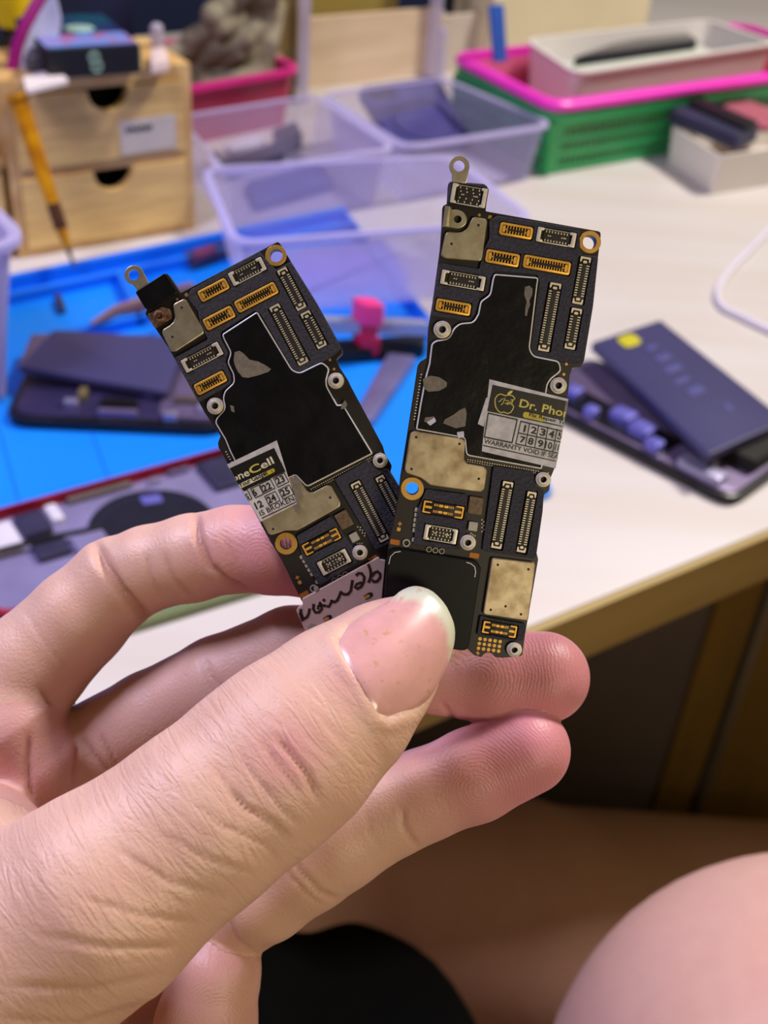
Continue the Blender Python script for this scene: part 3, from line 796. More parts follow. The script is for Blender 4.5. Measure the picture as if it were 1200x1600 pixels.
PCB = [(692, 322), (699, 318), (700.8, 286, 3), (704, 283.5), (757, 287.5, 5), (762, 292), (759, 330), (938.8, 361.8, 5), (938.5, 372), (934.5, 402), (926, 480), (912, 566, 6), (907, 573), (894, 575), (890, 587), (888, 612),
       (885, 625), (866, 733), (861, 745), (858, 767, 3), (850, 773), (847, 800), (838, 862), (841, 874), (824, 972), (821, 988), (816, 1025, 4), (786, 1028), (774, 1027), (768.5, 1021), (762, 1019), (756, 1022), (752, 1027), (741, 1024, 3),
       (728, 1012), (602, 985), (601, 925), (607, 853), (609, 842), (622, 780), (625.5, 747), (636.8, 677), (653, 571, 5), (657, 565), (667, 559), (669.6, 513), (676.7, 471), (688, 388.7), (690.6, 354)]
FILM = [(771.6, 428.4, 8), (841, 434, 5), (839, 446), (827, 545, 8), (833, 556, 6), (873, 564, 6), (876.4, 580, 6), (861, 592), (855, 600, 8), (849.5, 635), (857, 640), (846, 733, 4), (727.5, 711.5, 6), (725, 684.5, 4), (649.5, 671, 3), (656, 632), (664, 590), (670, 568), (673.8, 537, 5), (681, 531.8, 4), (701, 529, 8), (708, 513, 8), (718, 505, 6), (739, 503.4, 8), (746, 491), (750, 471, 5), (764.5, 461, 5), (768.8, 437)]
SHIELD1 = [(700, 362.5, 8), (713, 364), (722, 363), (729, 358), (734, 348), (738, 341), (742, 340, 5), (758, 343, 6), (760.5, 348), (753, 403, 6), (750, 409, 4), (693.8, 404.5, 5), (688.4, 399.3, 4), (695.5, 366)]
SHIELD2 = [(641, 676, 6), (648, 673), (723, 684.5, 6), (726.7, 690.5), (724.5, 717, 6), (729, 723.5, 5), (756, 728, 5), (760.5, 734), (756, 764, 6), (750, 768.5), (684, 759.5), (672, 757.5), (657, 746), (634.5, 738.5, 4), (632, 733)]
SHIELD3 = [(768, 870, 5), (836, 878, 5), (824, 969, 5), (754, 958.5, 5)]
RDR = [(609, 860, 4), (622.9, 855.6, 12), (744, 874.5, 14), (751, 886), (731, 1016, 12), (601, 996, 12), (600, 930)]
CONN = [('G', 805.6, 361.8, 51, 19, 0), ('G', 784.4, 404.3, 52, 20, 0), ('G', 853.5, 414.6, 73, 20, 0), ('G', 707.8, 480.5, 54, 19, 0),
        ('S', 868, 371.7, 60, 22, 0), ('S', 722.8, 438.6, 68, 22, 0), ('S', 688.2, 834, 52, 24, 0),
        ('V', 907.6, 439, 72, 18, 1), ('V', 894.6, 514, 63, 18, 1), ('V', 857.8, 496, 105, 19, 1), ('V', 784, 804, 107, 18, 1), ('V', 822, 815, 97, 16, 1),
        ('B', 692.3, 795.5, 64, 19, 0), ('B', 780, 982, 54, 19, 0)]
def conn_hole(c, grow=4):
    k, x, y, L, Wd, v = c; a = math.radians(9.8) + (math.pi / 2 if v else 0)
    return rrect(x, y, L + grow, Wd + grow, 3, 2, a)

def build_board(kind, root, uv_own):
    dr = Draw(root, UVR)
    right = kind == 'right'
    dr.plate('laminate', PCB, -25, 0, M_PCB, 1.5, [circle(921.3, 378.5, 11, 22), circle(644.2, 763.5, 10, 22)], 0.8)
    for nmx, x, y, ro, ri in (('screw_ring', 921.3, 378.5, 17.5, 11), ('screw_ring', 644.2, 763.5, 18, 10)):
        dr.plate(nmx, circle(x, y, ro, 30), 0, 2.2, M_GOLDF, 0, [circle(x, y, ri, 30)], 0.5)
    # foam gaskets with a pocket round every connector
    def foam(P, which, z=6.0):
        dr.plate('foam_gasket', P, 0, z, M_FOAM, 3, [conn_hole(CONN[i]) for i in which], 0.8)
    foam([(776, 338), (904, 357.5), (906, 398), (933.5, 402), (925.5, 478), (911, 566), (897, 568), (878, 566), (832, 557), (828, 542), (842, 440), (839, 430.5), (772, 424), (766, 434), (762, 458), (749, 467), (742, 491), (735, 501.5), (715, 500.5), (673, 494), (685.8, 411.5), (749, 421), (752.5, 397), (764, 374), (764.5, 345)], [0, 1, 2, 3, 4, 5, 7, 8, 9], 7.5)
    foam([(771, 728), (832, 736), (836, 760), (849, 766), (847, 798), (837, 867), (834, 872), (753.5, 859.5), (756, 840)], [10, 11], 7.5)
    foam([(666, 764), (730, 772), (727, 832), (719, 858), (646, 850), (652, 797), (659, 782)], [6, 12], 7.0)
    foam([(750, 961), (820, 973), (821, 985), (815.5, 1000), (800, 999), (788, 998), (745, 991)], [13], 7.0)
    # top tab
    if right:
        c = ('S', 732, 307, 54, 29, 0)
        dr.plate('foam_gasket', [(702, 285), (760.5, 290.5), (757.5, 328), (699, 318)], 0, 7.5, M_FOAM, 4, [conn_hole(c)], 0.8)
        connector(dr, *c[:5])
    else:
        dr.plate('tab_cover', [(702, 285), (760, 290), (756, 329), (698, 319)], 0, 9, M_FILM, 4, bevel=1.0)
    for c in CONN: connector(dr, c[0], c[1], c[2], c[3], c[4], bool(c[5]))
    # lug with an eye
    lx, ly = (717.5, 260.5)
    lug = [(706, 286), (706, 272)] + [(lx + 16 * math.cos(a), ly + 16.5 * math.sin(a)) for a in np.radians(np.linspace(140, 385, 20))] + [(731.5, 272), (728, 287)]
    dr.plate('screw_lug', lug, 1, 4.5, M_STEEL, 0, [circle(lx - 0.5, ly - 0.5, 8.8, 22)], 0.7)
    # shield cans
    can = dr.plate('shield_can', FILM, 0, 8.5, M_RIM, 0.8, bevel=1.2)
    fl = fillet(FILM, 0.8); cen = np.mean(fl, 0)
    fl = inset(fl, 2.3)
    dr.plate('shield_film', fl, 8.4, 9.4, M_FILM, 0, bevel=0.4, parent=can)
    def shield(P, holes, m, hr=2.1):
        o = dr.plate('metal_shield', P, 0, 9, m, 2, bevel=1.6)
        h = MB(); dr.dots(h, holes, hr, 8.6, 9.15, 12); h.build('vent_holes', M_HOLE, o, False, local=True)
        return o
    shield(SHIELD1, [(746.8, 353), (705, 382)], M_STEEL)
    shield(SHIELD2, [(650, 682.7), (717.3, 693), (642.8, 732), (747.4, 747.2)], M_STEELW if right else M_STEEL)
    shield(SHIELD3, [(777, 881), (824.6, 888), (766, 951), (813, 958), (789, 945.6)], M_STEELW)
    if right:
        clip = [(695, 323), (703.5, 324.5), (705.5, 329), (713, 328.5), (724, 332, 8), (729.5, 342, 8), (728, 351, 8), (721, 357, 6), (713, 358.5), (691, 355.5)]
        cl = dr.plate('mounting_clip', clip, 0, 11, M_STEEL, 1.5, [circle(714.5, 344, 6, 18)], 1.2)
        w = MB(); dr.prism(w, [(694.5, 323.5), (703, 325), (700.5, 356), (691, 355)], 9, 14, 1.5, (), 1.0); w.build('folded_edge', M_STEEL, cl, True, local=True)
        b = MB(); dr.dots(b, [(714.5, 344)], 6.2, 1, 2, 18); b.build('bore', M_HOLE, cl, False, local=True)
    else:
        dr.plate('nut_pad', [(694, 326), (722, 330), (730, 343), (724, 356), (690, 353)], 0, 5, M_RUST, 5, bevel=1)
        standoff(dr, 709, 342, 11.5, 'rusty_nut', M_RUST)
    for x, y, r in ((690.9, 515.4, 13), (871.5, 602.5, 12.5), (848, 748.6, 11.5), (730.8, 846.8, 12), (803, 1013.6, 11.5)):
        standoff(dr, x, y, r)
    dr.plate('brown_chip', rrect(742.8, 789.5, 22, 27, 1, 1, math.radians(9)), 0, 7, M_CHIPB, 0, bevel=0.8)
    dr.plate('grey_chip', rrect(738.8, 822, 14, 14, 1, 1, math.radians(9)), 0, 7, M_CHIPG, 0, bevel=0.8)
    # test pads and dotted solder lines
    mb = MB()
    for j in range(3):
        for i in range(5):
            a = np.array([750, 998.0]) + np.array([31.5, 4.4]) * i / 4 + np.array([-1.2, 7.4]) * j
            dr.dots(mb, [a], 2.9, 0, 0.6, 12)
    mb.build('test_pads', M_GOLDF, root, False, local=True)
    for a in ([(743.6, 1020), (749.6, 1020.8)], [(746.3, 1017), (746.9, 1023.6)]), ([(621.5, 818), (628, 818.6)], [(625, 815), (624.5, 822)]):
        mb = MB()
        for q in a: dr.stroke(mb, q, 1.5, 0, 0.6)
        mb.build('fiducial_mark', M_GOLDF, root, False, local=True)
    for x, y, r in ((749, 336, 2.2), (885, 569, 2.3), (881, 585, 2.3)):
        mb = MB(); dr.dots(mb, [(x, y)], r, 0, 0.6); mb.build('gold_dot', M_GOLDF, root, False, local=True)
    for x, y in ((765.7, 339.5), (623, 827)):
        mb = MB(); dr.prism(mb, rrect(x, y, 5.6, 5.8, .8, 1, .17), 0, 0.6); mb.build('gold_pad', M_GOLDF, root, False, local=True)
    mb = MB()
    for k in range(5):
        dr.stroke(mb, [(766.5 - k * 0.6, 349 + k * 4.4), (768.5 - k * 0.6, 350.5 + k * 4.4), (766.5 - k * .6, 352.2 + k * 4.4)], 0.9, 0, 0.5)
        dr.stroke(mb, [(772 - k * 0.6, 351 + k * 4.4), (771 - k * 0.6, 353.5 + k * 4.4)], 0.9, 0, 0.5)
    mb.build('gold_print', M_GOLDF, root, False, local=True)
    mb = MB()
    for k in range(34):
        t = k / 33; a = np.array([730, 717.5]) * (1 - t) + np.array([855, 738.5]) * t; dr.stroke(mb, [a, a + [2.1, 0.35]], 1.4, 0, 3)
        a = a + np.array([-0.5, 3.4]); dr.stroke(mb, [a, a + [1.8, 0.3]], 1.1, 0, 2)
    for k in range(16):
        t = k / 15; a = np.array([657, 585]) * (1 - t) + np.array([646, 655]) * t; dr.stroke(mb, [a, a + [2.5, 0.4]], 1.5, 0, 2)
    for x, y in ((735, 833), (738, 835), (741, 837), (736, 838), (752, 812), (755, 815), (752, 818), (755, 821), (752, 824), (755, 827), (752, 830)):
        dr.stroke(mb, [(x, y), (x + 2, y + .4)], 1.6, 0, 1.2)
    mb.build('solder_dots', M_PIN, root, False, local=True)
    mb = MB()
    for x, y in ((650.5, 796), (650, 804), (648.7, 812), (647.7, 820), (646.9, 828), (646, 843)): dr.prism(mb, rrect(x, y, 5, 6, 1.5, 2, .1), 0, 4)
    dr.prism(mb, circle(635, 848, 6, 16), 0, 4, 0, [circle(635, 848, 4, 16)])
    for x in (670, 680, 690): dr.prism(mb, circle(x, 858 + (x - 670) * .14, 4.6, 14), 0, 3.5, 0, [circle(x, 858 + (x - 670) * .14, 3.2, 14)])
    mb.build('capacitors', M_CHIPG, root, False, local=True)
    mb = MB(); dr.prism(mb, rrect(617, 847, 15, 8, 1, 1, .17), 0, 1.2); dr.prism(mb, rrect(741, 868, 15, 8, 1, 1, .17), 0, 1.2)
    mb.build('copper_pads', M_ORANGE, root, False, local=True)
    own = Draw(root, uv_own)
    if right:
        r = dr.plate('card_reader', RDR, 0, 10, M_READER, 3, bevel=1.8)
        mb = MB(); dr.stroke(mb, [(728, 877), (735, 879), (741, 884), (742.5, 892), (741, 900)], 1.0, 9.6, 10.6); dr.stroke(mb, [(607.5, 880), (610, 868), (617, 861.5), (626, 860)], 1.0, 9.6, 10.6)
        mb.build('pale_edge_line', M_RIM, r, False, local=True)  # thin pale strokes along two rounded corners of the reader
    return dr, own

def matrix_from(R, C):
    Rw = MW @ R; m = np.eye(4); m[:3, :3] = Rw; m[:3, 3] = CAM + MW @ C; return Matrix(m.tolist())
right_board = empty('circuit_board', (0, 0, 0), 'black phone circuit board held upright, with a black reader plate under the thumb tip', 'circuit board', 'phone circuit boards in the hand')
right_board.matrix_world = matrix_from(R0, C0)
dr, _o = build_board('right', right_board, UVR)
left_board = empty('circuit_board', (0, 0, 0), 'black phone circuit board leaning left, with handwriting on its steel reader plate', 'circuit board', 'phone circuit boards in the hand')
left_board.matrix_world = matrix_from(RL, CL)
dl_, own = build_board('left', left_board, UVL)

# -- right sticker: white seal wrapped round the board's edge
ZS = 10.2
def zr(x, y): return (740 + x / 8.0, 580 + y / 8.0)
def wrapper(uv, e0, e1, sgn):
    a = np.array(uv(*e0)); b = np.array(uv(*e1)); t = (b - a) / np.linalg.norm(b - a); n = np.array([t[1], -t[0]]) * sgn
    def fn(p):
        q = np.array([p[0], p[1]]); s = (q - a) @ n
        if s > 0:
            q = q - n * s; z = p[2] - s * 1.0
            # a small roll outward so the flap lies against the edge
            q = q + n * min(s, 1.5 * PX) * 0.6
            return (q[0], q[1], z)
        return tuple(p)
    return fn
wr_r = wrapper(UVR, (886.0, 624), (865.5, 734), -1)
if True:
    _a = np.array(UVR(886.0, 624)); _t = np.array(UVR(940, 640))
    if wr_r((_t[0], _t[1], 0.0))[2] == 0.0: wr_r = wrapper(UVR, (886.0, 624), (865.5, 734), 1)
def dense(P, step=6):
    out = []
    for i in range(len(P)):
        a, b = np.array(P[i], float), np.array(P[(i + 1) % len(P)], float); n = max(1, int(np.linalg.norm(b - a) / step))
        out += [tuple(a + (b - a) * k / n) for k in range(n)]
    return out
def strip_grid(mb, quad, nu, nv, z0, z1, uv):
    # a thin sheet from a four-corner patch in pixels, split finely so that it can bend
    A, B, Cc, D = [np.array(q, float) for q in quad]; n = (nu + 1)
    vs = []
    for z in (z0, z1):
        for j in range(nv + 1):
            for i in range(nu + 1):
                s, t = i / nu, j / nv; p = (A * (1 - s) + B * s) * (1 - t) + (D * (1 - s) + Cc * s) * t
                u = uv(*p); vs.append((u[0], u[1], z * PX))
    fs = []; o = n * (nv + 1)
    for j in range(nv):
        for i in range(nu):
            a = j * n + i; fs.append((o + a, o + a + 1, o + a + n + 1, o + a + n)); fs.append((a, a + n, a + n + 1, a + 1))
    for i in range(nu):
        fs.append((i, i + 1, o + i + 1, o + i)); k = nv * n + i; fs.append((k, o + k, o + k + 1, k + 1))
    for j in range(nv):
        a = j * n; fs.append((a, o + a, o + a + n, a + n)); a = j * n + nu; fs.append((a, a + n, o + a + n, o + a))
    mb.add(vs, fs)
mb = MB()
strip_grid(mb, [zr(190, 100), zr(1330, 385), zr(1170, 1245), zr(95, 995)], 60, 10, ZS, ZS + 0.7, UVR)
strip_grid(mb, [zr(150, 330), zr(190, 330), zr(120, 690), zr(45, 655)], 2, 4, ZS, ZS + 0.6, UVR)
stk = mb.build('warranty_sticker', M_STKW, right_board, True, local=True, fn=wr_r)
stk['label'] = 'white and black seal wrapped over the board edge'
def rq(q, z0=0.7, z1=1.0, nu=40, nv=2): strip_grid(mb, [zr(*p) for p in q], nu, nv, ZS + z0, ZS + z1, UVR)
mb = MB(); rq([(228, 168), (1300, 405), (1250, 722), (162, 496)])
rq([(575, 612), (1250, 775), (1247, 790), (572, 628)]); rq([(545, 757), (1200, 900), (1197, 914), (543, 771)]); rq([(515, 893), (1180, 1040), (1177, 1054), (512, 907)])
for x0, y0, x1, y1 in ((580, 615, 515, 905), (690, 640, 635, 930), (802, 665, 750, 955), (916, 690, 868, 980), (1030, 716, 975, 1005), (1130, 740, 1075, 1030)): rq([(x0 - 6, y0), (x0 + 6, y0), (x1 + 6, y1), (x1 - 6, y1)], nu=2, nv=6)
for q in ([(172, 512), (540, 594), (536, 610), (168, 528)], [(122, 808), (474, 880), (470, 896), (118, 824)], [(168, 515), (182, 515), (134, 820), (120, 820)], [(528, 598), (542, 598), (478, 890), (462, 890)],
          [(112, 915), (1160, 1142), (1158, 1154), (110, 927)]): rq(q)
mb.build('printed_black', M_STKB, stk, False, local=True, fn=wr_r)
mb = MB()
for t, p0, p1, h in (('1', (608, 750), (632, 755), 88), ('2', (697, 766), (770, 782), 88), ('3', (808, 790), (880, 806), 88), ('4', (920, 814), (985, 829), 88), ('5', (1030, 838), (1090, 852), 88),
                     ('7', (562, 880), (628, 894), 80), ('8', (662, 903), (728, 918), 86), ('9', (782, 930), (850, 945), 86), ('10', (874, 948), (960, 968), 84), ('11', (996, 977), (1040, 988), 84), ('6', (1150, 864), (1210, 880), 88)):
    add_text(mb, t, zr(*p0), zr(*p1), h / 8.0, UVR, (ZS + 1.1) * PX, 0.025)
add_text(mb, 'WARRANTY VOID IF SEAL', zr(118, 893), zr(1085, 1101), 60 / 8.0, UVR, (ZS + 1.1) * PX, 0.012)
mb.build('printed_text', M_INK, stk, False, local=True, fn=wr_r)
mb = MB()
o_ = Draw(right_board, UVR)
o_.prism(mb, fillet([zr(615, 500), zr(890, 562), zr(872, 632), zr(600, 572)], 4.5, 4), ZS + 1.0, ZS + 1.3); 
pill = mb.build('yellow_pill', M_PILL, stk, False, local=True, fn=wr_r)
mb = MB(); rq([(868, 560), (1240, 645), (1224, 708), (852, 622)], 1.0, 1.25); mb.build('grey_band', M_STKW, stk, False, local=True, fn=wr_r)
mb = MB(); add_text(mb, 'Fix Repair Your', zr(678, 556), zr(1215, 682), 46 / 8.0, UVR, (ZS + 1.6) * PX, 0.02); mb.build('printed_text', M_INK, stk, False, local=True, fn=wr_r)
mb = MB(); add_text(mb, 'Dr. Phone', zr(556, 440), zr(1260, 600), 104 / 8.0, UVR, (ZS + 1.4) * PX, 0.018); mb.build('title_lettering', M_LETY, stk, False, local=True, fn=wr_r)
mb = MB()
fruit = [(385, 305), (430, 295), (475, 305), (508, 338), (485, 360), (470, 385), (470, 415), (492, 440), (480, 475), (450, 515), (410, 525), (370, 508), (330, 515), (295, 490), (268, 445), (258, 390), (262, 340), (290, 298), (330, 282), (370, 298), (388, 306)]
o_.stroke(mb, [zr(*p) for p in fruit], 1.5, ZS + 1.0, ZS + 1.4)
o_.prism(mb, [zr(*p) for p in [(408, 292), (420, 265), (445, 245), (482, 238), (470, 268), (445, 290)]], ZS + 1.0, ZS + 1.4)
for s in ([(302, 380), (322, 372), (340, 352), (388, 332), (352, 405), (332, 418)], [(384, 362), (430, 368), (412, 398), (380, 398)], [(452, 362), (478, 352)], [(404, 418), (446, 382), (470, 388), (428, 408), (474, 414)]): o_.stroke(mb, [zr(*p) for p in s], 1.2, ZS + 1.0, ZS + 1.4)
mb.build('fruit_emblem', M_LETY, stk, False, local=True, fn=wr_r)

# -- left sticker: the other half of the same seal, wrapped round the left edge
def zl(x, y): return (340 + x / 6.0, 680 + y / 6.0)
le0, le1 = (357.2, 727), (408.5, 815)
wr_l = wrapper(UVL, le0, le1, 1)
_t = np.array(UVL(340, 790))
if wr_l((_t[0], _t[1], 0.0))[2] == 0.0: wr_l = wrapper(UVL, le0, le1, -1)
def lq(q, z0=0.7, z1=1.0, nu=30, nv=2): strip_grid(mb, [zl(*p) for p in q], nu, nv, ZS + z0, ZS + z1, UVL)
mb = MB(); lq([(60, 290), (560, 48), (745, 640), (360, 832)], 0, 0.7, 40, 10)
stl = mb.build('warranty_sticker', M_STKW, left_board, True, local=True, fn=wr_l)
stl['label'] = 'torn white and black seal wrapped over the board edge'
mb = MB(); lq([(75, 330), (535, 118), (642, 338), (190, 548)])
for x0, y0, x1, y1 in ((400, 446, 520, 540), (528, 388, 650, 480), (446, 560, 575, 655), (575, 500, 705, 592), (316, 488, 400, 590), (150, 560, 305, 650)):
    ex, ey = np.array([0.895, -0.44]), np.array([0.46, 0.89])
    a = np.array([x0, y0 + 12.0]); w, h = 112, 96
    if x0 == 316: w, h = 84, 96
    if x0 == 150: w, h = 150, 96
    P = [a, a + ex * w, a + ex * w + ey * h, a + ey * h]
    for i in range(4):
        b0, b1 = P[i], P[(i + 1) % 4]; t = (b1 - b0) / np.linalg.norm(b1 - b0); n_2 = np.array([-t[1], t[0]]) * 4
        lq([b0 - n_2, b1 - n_2, b1 + n_2, b0 + n_2], nu=6)
for q in ([(385, 655), (455, 622), (470, 652), (400, 688)],): pass
lq([(420, 770), (735, 620), (738, 628), (424, 779)], nu=6)
mb.build('printed_black', M_STKB, stl, False, local=True, fn=wr_l)
mb = MB()
for t, p0, p1, h in (('22', (440, 530), (520, 492), 66), ('23', (566, 462), (642, 426), 66), ('24', (486, 640), (562, 602), 66), ('25', (612, 575), (690, 538), 66), ('6', (345, 572), (382, 555), 66), ('12', (372, 692), (440, 660), 66), ('5', (275, 610), (310, 594), 60)):
    add_text(mb, t, zl(*p0), zl(*p1), h / 6.0, UVL, (ZS + 1.2) * PX, 0.03)
add_text(mb, 'SEAL IS BROKEN', zl(250, 828), zl(728, 608), 50 / 6.0, UVL, (ZS + 1.2) * PX, 0.012)
mb.build('printed_text', M_INK, stl, False, local=True, fn=wr_l)
mb = MB(); lq([(130, 492), (440, 348), (456, 386), (150, 532)], 1.0, 1.2); mb.build('pale_band', M_LETC, stl, False, local=True, fn=wr_l)
mb = MB(); lq([(430, 352), (516, 312), (530, 348), (446, 390)], 1.0, 1.25); Draw(left_board, UVL).prism(mb, circle(*zl(522, 330), 3.4, 14), ZS + 1.0, ZS + 1.25)
mb.build('yellow_pill', M_PILL, stl, False, local=True, fn=wr_l)
mb = MB(); add_text(mb, 'Your Gadget', zl(215, 490), zl(480, 362), 42 / 6.0, UVL, (ZS + 1.5) * PX, 0.03); mb.build('printed_text', M_INK, stl, False, local=True, fn=wr_l)
mb = MB(); add_text(mb, 'one', zl(150, 438), zl(312, 372), 70 / 6.0, UVL, (ZS + 1.4) * PX, 0.018)
add_text(mb, 'ell', zl(425, 318), zl(540, 258), 72 / 6.0, UVL, (ZS + 1.4) * PX, 0.018); mb.build('title_lettering', M_LETC, stl, False, local=True, fn=wr_l)
mb = MB(); add_text(mb, 'C', zl(318, 366), zl(418, 322), 74 / 6.0, UVL, (ZS + 1.4) * PX, 0.018); mb.build('title_lettering', M_LETY, stl, False, local=True, fn=wr_l)
# torn paper edge
mb = MB()
Draw(left_board, UVL).prism(mb, [zl(*p) for p in [(690, 400), (745, 385), (790, 430), (765, 480), (800, 560), (770, 620), (790, 690), (740, 720), (715, 650), (735, 600), (700, 520), (715, 470)]], 9.2, 10.6)
tr_ = mb.build('torn_paper', M_RESID, stl, False, local=True)

# -- left reader plate with handwriting
def zg(x, y): return (460 + x / 6.667, 840 + y / 6.667)
pl = [(472.7, 934.5), (589, 870.5), (592, 869.3), (593.5, 873), (602.5, 874.5), (597, 934), (655, 1010), (590, 1046), (500, 1034), (481, 993), (463.5, 953), (465, 949), (473.5, 943.5)]
gp = own.plate('card_reader', pl, 0, 9, M_PLATE, 1.5, bevel=1.2); gp['label'] = 'bright steel reader plate with handwriting'
mb = MB()
STR = [[(72, 735), (70, 770), (85, 815), (108, 835), (135, 818), (152, 785), (162, 730)], [(62, 770), (80, 830), (92, 862)],
       [(205, 682), (200, 735), (222, 772), (262, 768), (290, 732), (278, 700), (252, 705), (250, 740)], [(252, 690), (300, 700), (330, 702)], [(262, 682), (280, 666)], [(300, 655), (320, 632)],
       [(335, 702), (362, 712), (385, 668), (392, 640)], [(388, 650), (420, 664), (448, 646), (470, 600), (490, 548)], [(486, 566), (520, 584), (560, 580), (588, 548), (606, 435)],
       [(640, 388), (668, 364), (704, 368), (728, 402), (722, 455), (695, 505), (655, 526), (632, 510), (650, 478), (692, 462), (715, 486)],
       [(768, 268), (788, 318), (798, 372), (790, 420), (770, 462)], [(798, 402), (830, 362), (866, 345), (892, 370), (892, 410), (862, 448), (826, 452), (808, 430)]]
for s in STR: own.stroke(mb, [zg(*p) for p in s], 4.8, 9.0, 9.5)
mb.build('handwriting', M_MARK, gp, False, local=True)
mb = MB(); mg = MB()
for cx, cy in ((575.5, 930), (512, 965)):
    e = np.array([0.87, -0.47]); f_ = np.array([0.47, 0.87])
    q = [np.array([cx, cy]) + e * a + f_ * b for a, b in ((-7, -3.6), (2, -4.6), (7, -3), (8.2, 0), (7, 3), (2, 4.6), (-7, 3.6), (-6, 2.4), (1, 2.8), (3, 0), (1, -2.8), (-6, -2.4))]
    own.prism(mb, q, 8.8, 9.3); q = [np.array([cx, cy]) + e * a + f_ * b for a, b in ((-7, -2.2), (1, -2.6), (2.6, 0), (1, 2.6), (-7, 2.2))]; own.prism(mg, q, 8.8, 9.6)
mb.build('slot', M_HOLE, gp, False, local=True); mg.build('contact_tongue', M_GOLDF, gp, False, local=True)
mb = MB(); own.prism(mb, circle(*zg(195, 935), 8, 10), 9, 10); own.prism(mb, circle(*zg(228, 520), 4, 10), 8, 10); mb.build('solder_blob', M_CHIPG, gp, False, local=True)

# -- scraps of old tape on the shield films
def flake(d, P, parent, m=M_RESID, z=9.3): d.plate('tape_residue', P, z, z + 0.7, m, 1.2, parent=parent, smooth=False)
def z4(x, y): return (580 + x / 3.265, 560 + y / 3.265)
flake(dr, [z4(*p) for p in [(262, 105), (300, 88), (345, 95), (385, 122), (383, 145), (345, 165), (290, 170), (268, 150)]], right_board)
flake(dr, [z4(*p) for p in [(375, 310), (420, 285), (450, 262), (478, 250), (485, 280), (478, 345), (430, 355), (365, 330)]], right_board)
flake(dr, [z4(*p) for p in [(275, 300), (320, 295), (328, 320), (300, 335), (268, 320)]], right_board)
flake(dr, [z4(*p) for p in [(282, 325), (322, 300), (330, 320), (300, 342)]], right_board, M_FLAKE, 10.1)
flake(dr, [(819, 449), (826, 447), (831, 452), (830, 462), (826, 470), (827, 478), (824, 484), (822, 495), (819, 493), (820, 480), (822, 472), (818, 462)], right_board)
flake(dr, [z4(*p) for p in [(435, 375), (470, 370), (472, 400), (440, 405)]], right_board, M_FLAKE, 9.2)
def z5(x, y): return (180 + x / 2.727, 380 + y / 2.727)
flake(own, [z5(*p) for p in [(512, 466), (532, 460), (548, 470), (575, 498), (610, 505), (640, 520), (667, 538), (655, 550), (610, 565), (570, 575), (545, 572), (525, 548), (512, 520), (508, 500)]], left_board)
flake(own, [z5(*p) for p in [(965, 690), (980, 670), (990, 688), (980, 706), (962, 708)]], left_board)
flake(own, [z5(*p) for p in [(492, 690), (508, 695), (512, 722), (498, 716)]], left_board)

# ------------------------------------------------------------------ seated person (legs only are in view)
def limb_sdf(chains, k):
    def f(Q):
        d = None
        for pts, rad in chains:
            for i in range(len(pts) - 1):
                a, b = pts[i], pts[i + 1]; ba = b - a; h = np.clip((Q - a) @ ba / (ba @ ba), 0, 1)
                e = np.linalg.norm(Q - a - h[:, None] * ba, axis=1) - (rad[i] + (rad[i + 1] - rad[i]) * h)
                d = e if d is None else smin(d, e, k)
        return d
    return f
hipR = np.array([0.26, -0.28, 0.50]); hipL = np.array([0.02, -0.30, 0.50])
kneeR = at_d(1302, 1812, 0.37)                              # near knee, raised in front of the desk edge
T1 = [hipR, (hipR + kneeR) / 2 + np.array([0.0, 0, -0.01]), kneeR, kneeR + np.array([0.06, 0.10, -0.16]), kneeR + np.array([0.10, 0.13, -0.42])]
R1 = [0.095, 0.092, 0.088, 0.062, 0.05]
shin0, shin1 = at_d(330, 1388, 0.62), at_d(1330, 1500, 1.20)
T2 = [hipL, hipL + np.array([-0.12, 0.30, -0.02]), shin0, at_d(760, 1446, 0.82), shin1]
R2 = [0.10, 0.085, 0.060, 0.087, 0.135]
body = limb_sdf([(T1, R1), (T2, R2)], 0.03)
allp = np.array(T1 + T2)
Vb, Fb = surface_nets(body, allp.min(0) - 0.13, allp.max(0) + 0.13, 0.008, 1.3)
person = numpy_mesh('person', Vb, Fb, M_LEG)
tag(person, 'seated person in black shorts, bare knee and lower leg beneath the desk edge', 'person')
M_SHORTS = mat('black_cloth', (3, 3, 3), 0.95, 0, 0.3, 60, bump=0.001, spec=0.08)
sh = limb_sdf([([at_d(230, 1640, 0.55), at_d(380, 1600, 0.60), at_d(560, 1645, 0.60), at_d(640, 1760, 0.56)], [0.05, 0.055, 0.05, 0.05]), ([at_d(200, 1700, 0.52), hipL], [0.09, 0.125]), ([hipL, hipR], [0.125, 0.125])], 0.04)
sp = np.array([at_d(230, 1640, 0.55), at_d(640, 1760, 0.56), at_d(200, 1700, 0.52), hipL, hipR])
Vs, Fs = surface_nets(sh, sp.min(0) - 0.16, sp.max(0) + 0.16, 0.010, 1.3)
so = numpy_mesh('shorts', Vs, Fs, M_SHORTS, loc=person.location); so.parent = person; so.location = (0, 0, 0)
so['label'] = 'black cloth shorts'

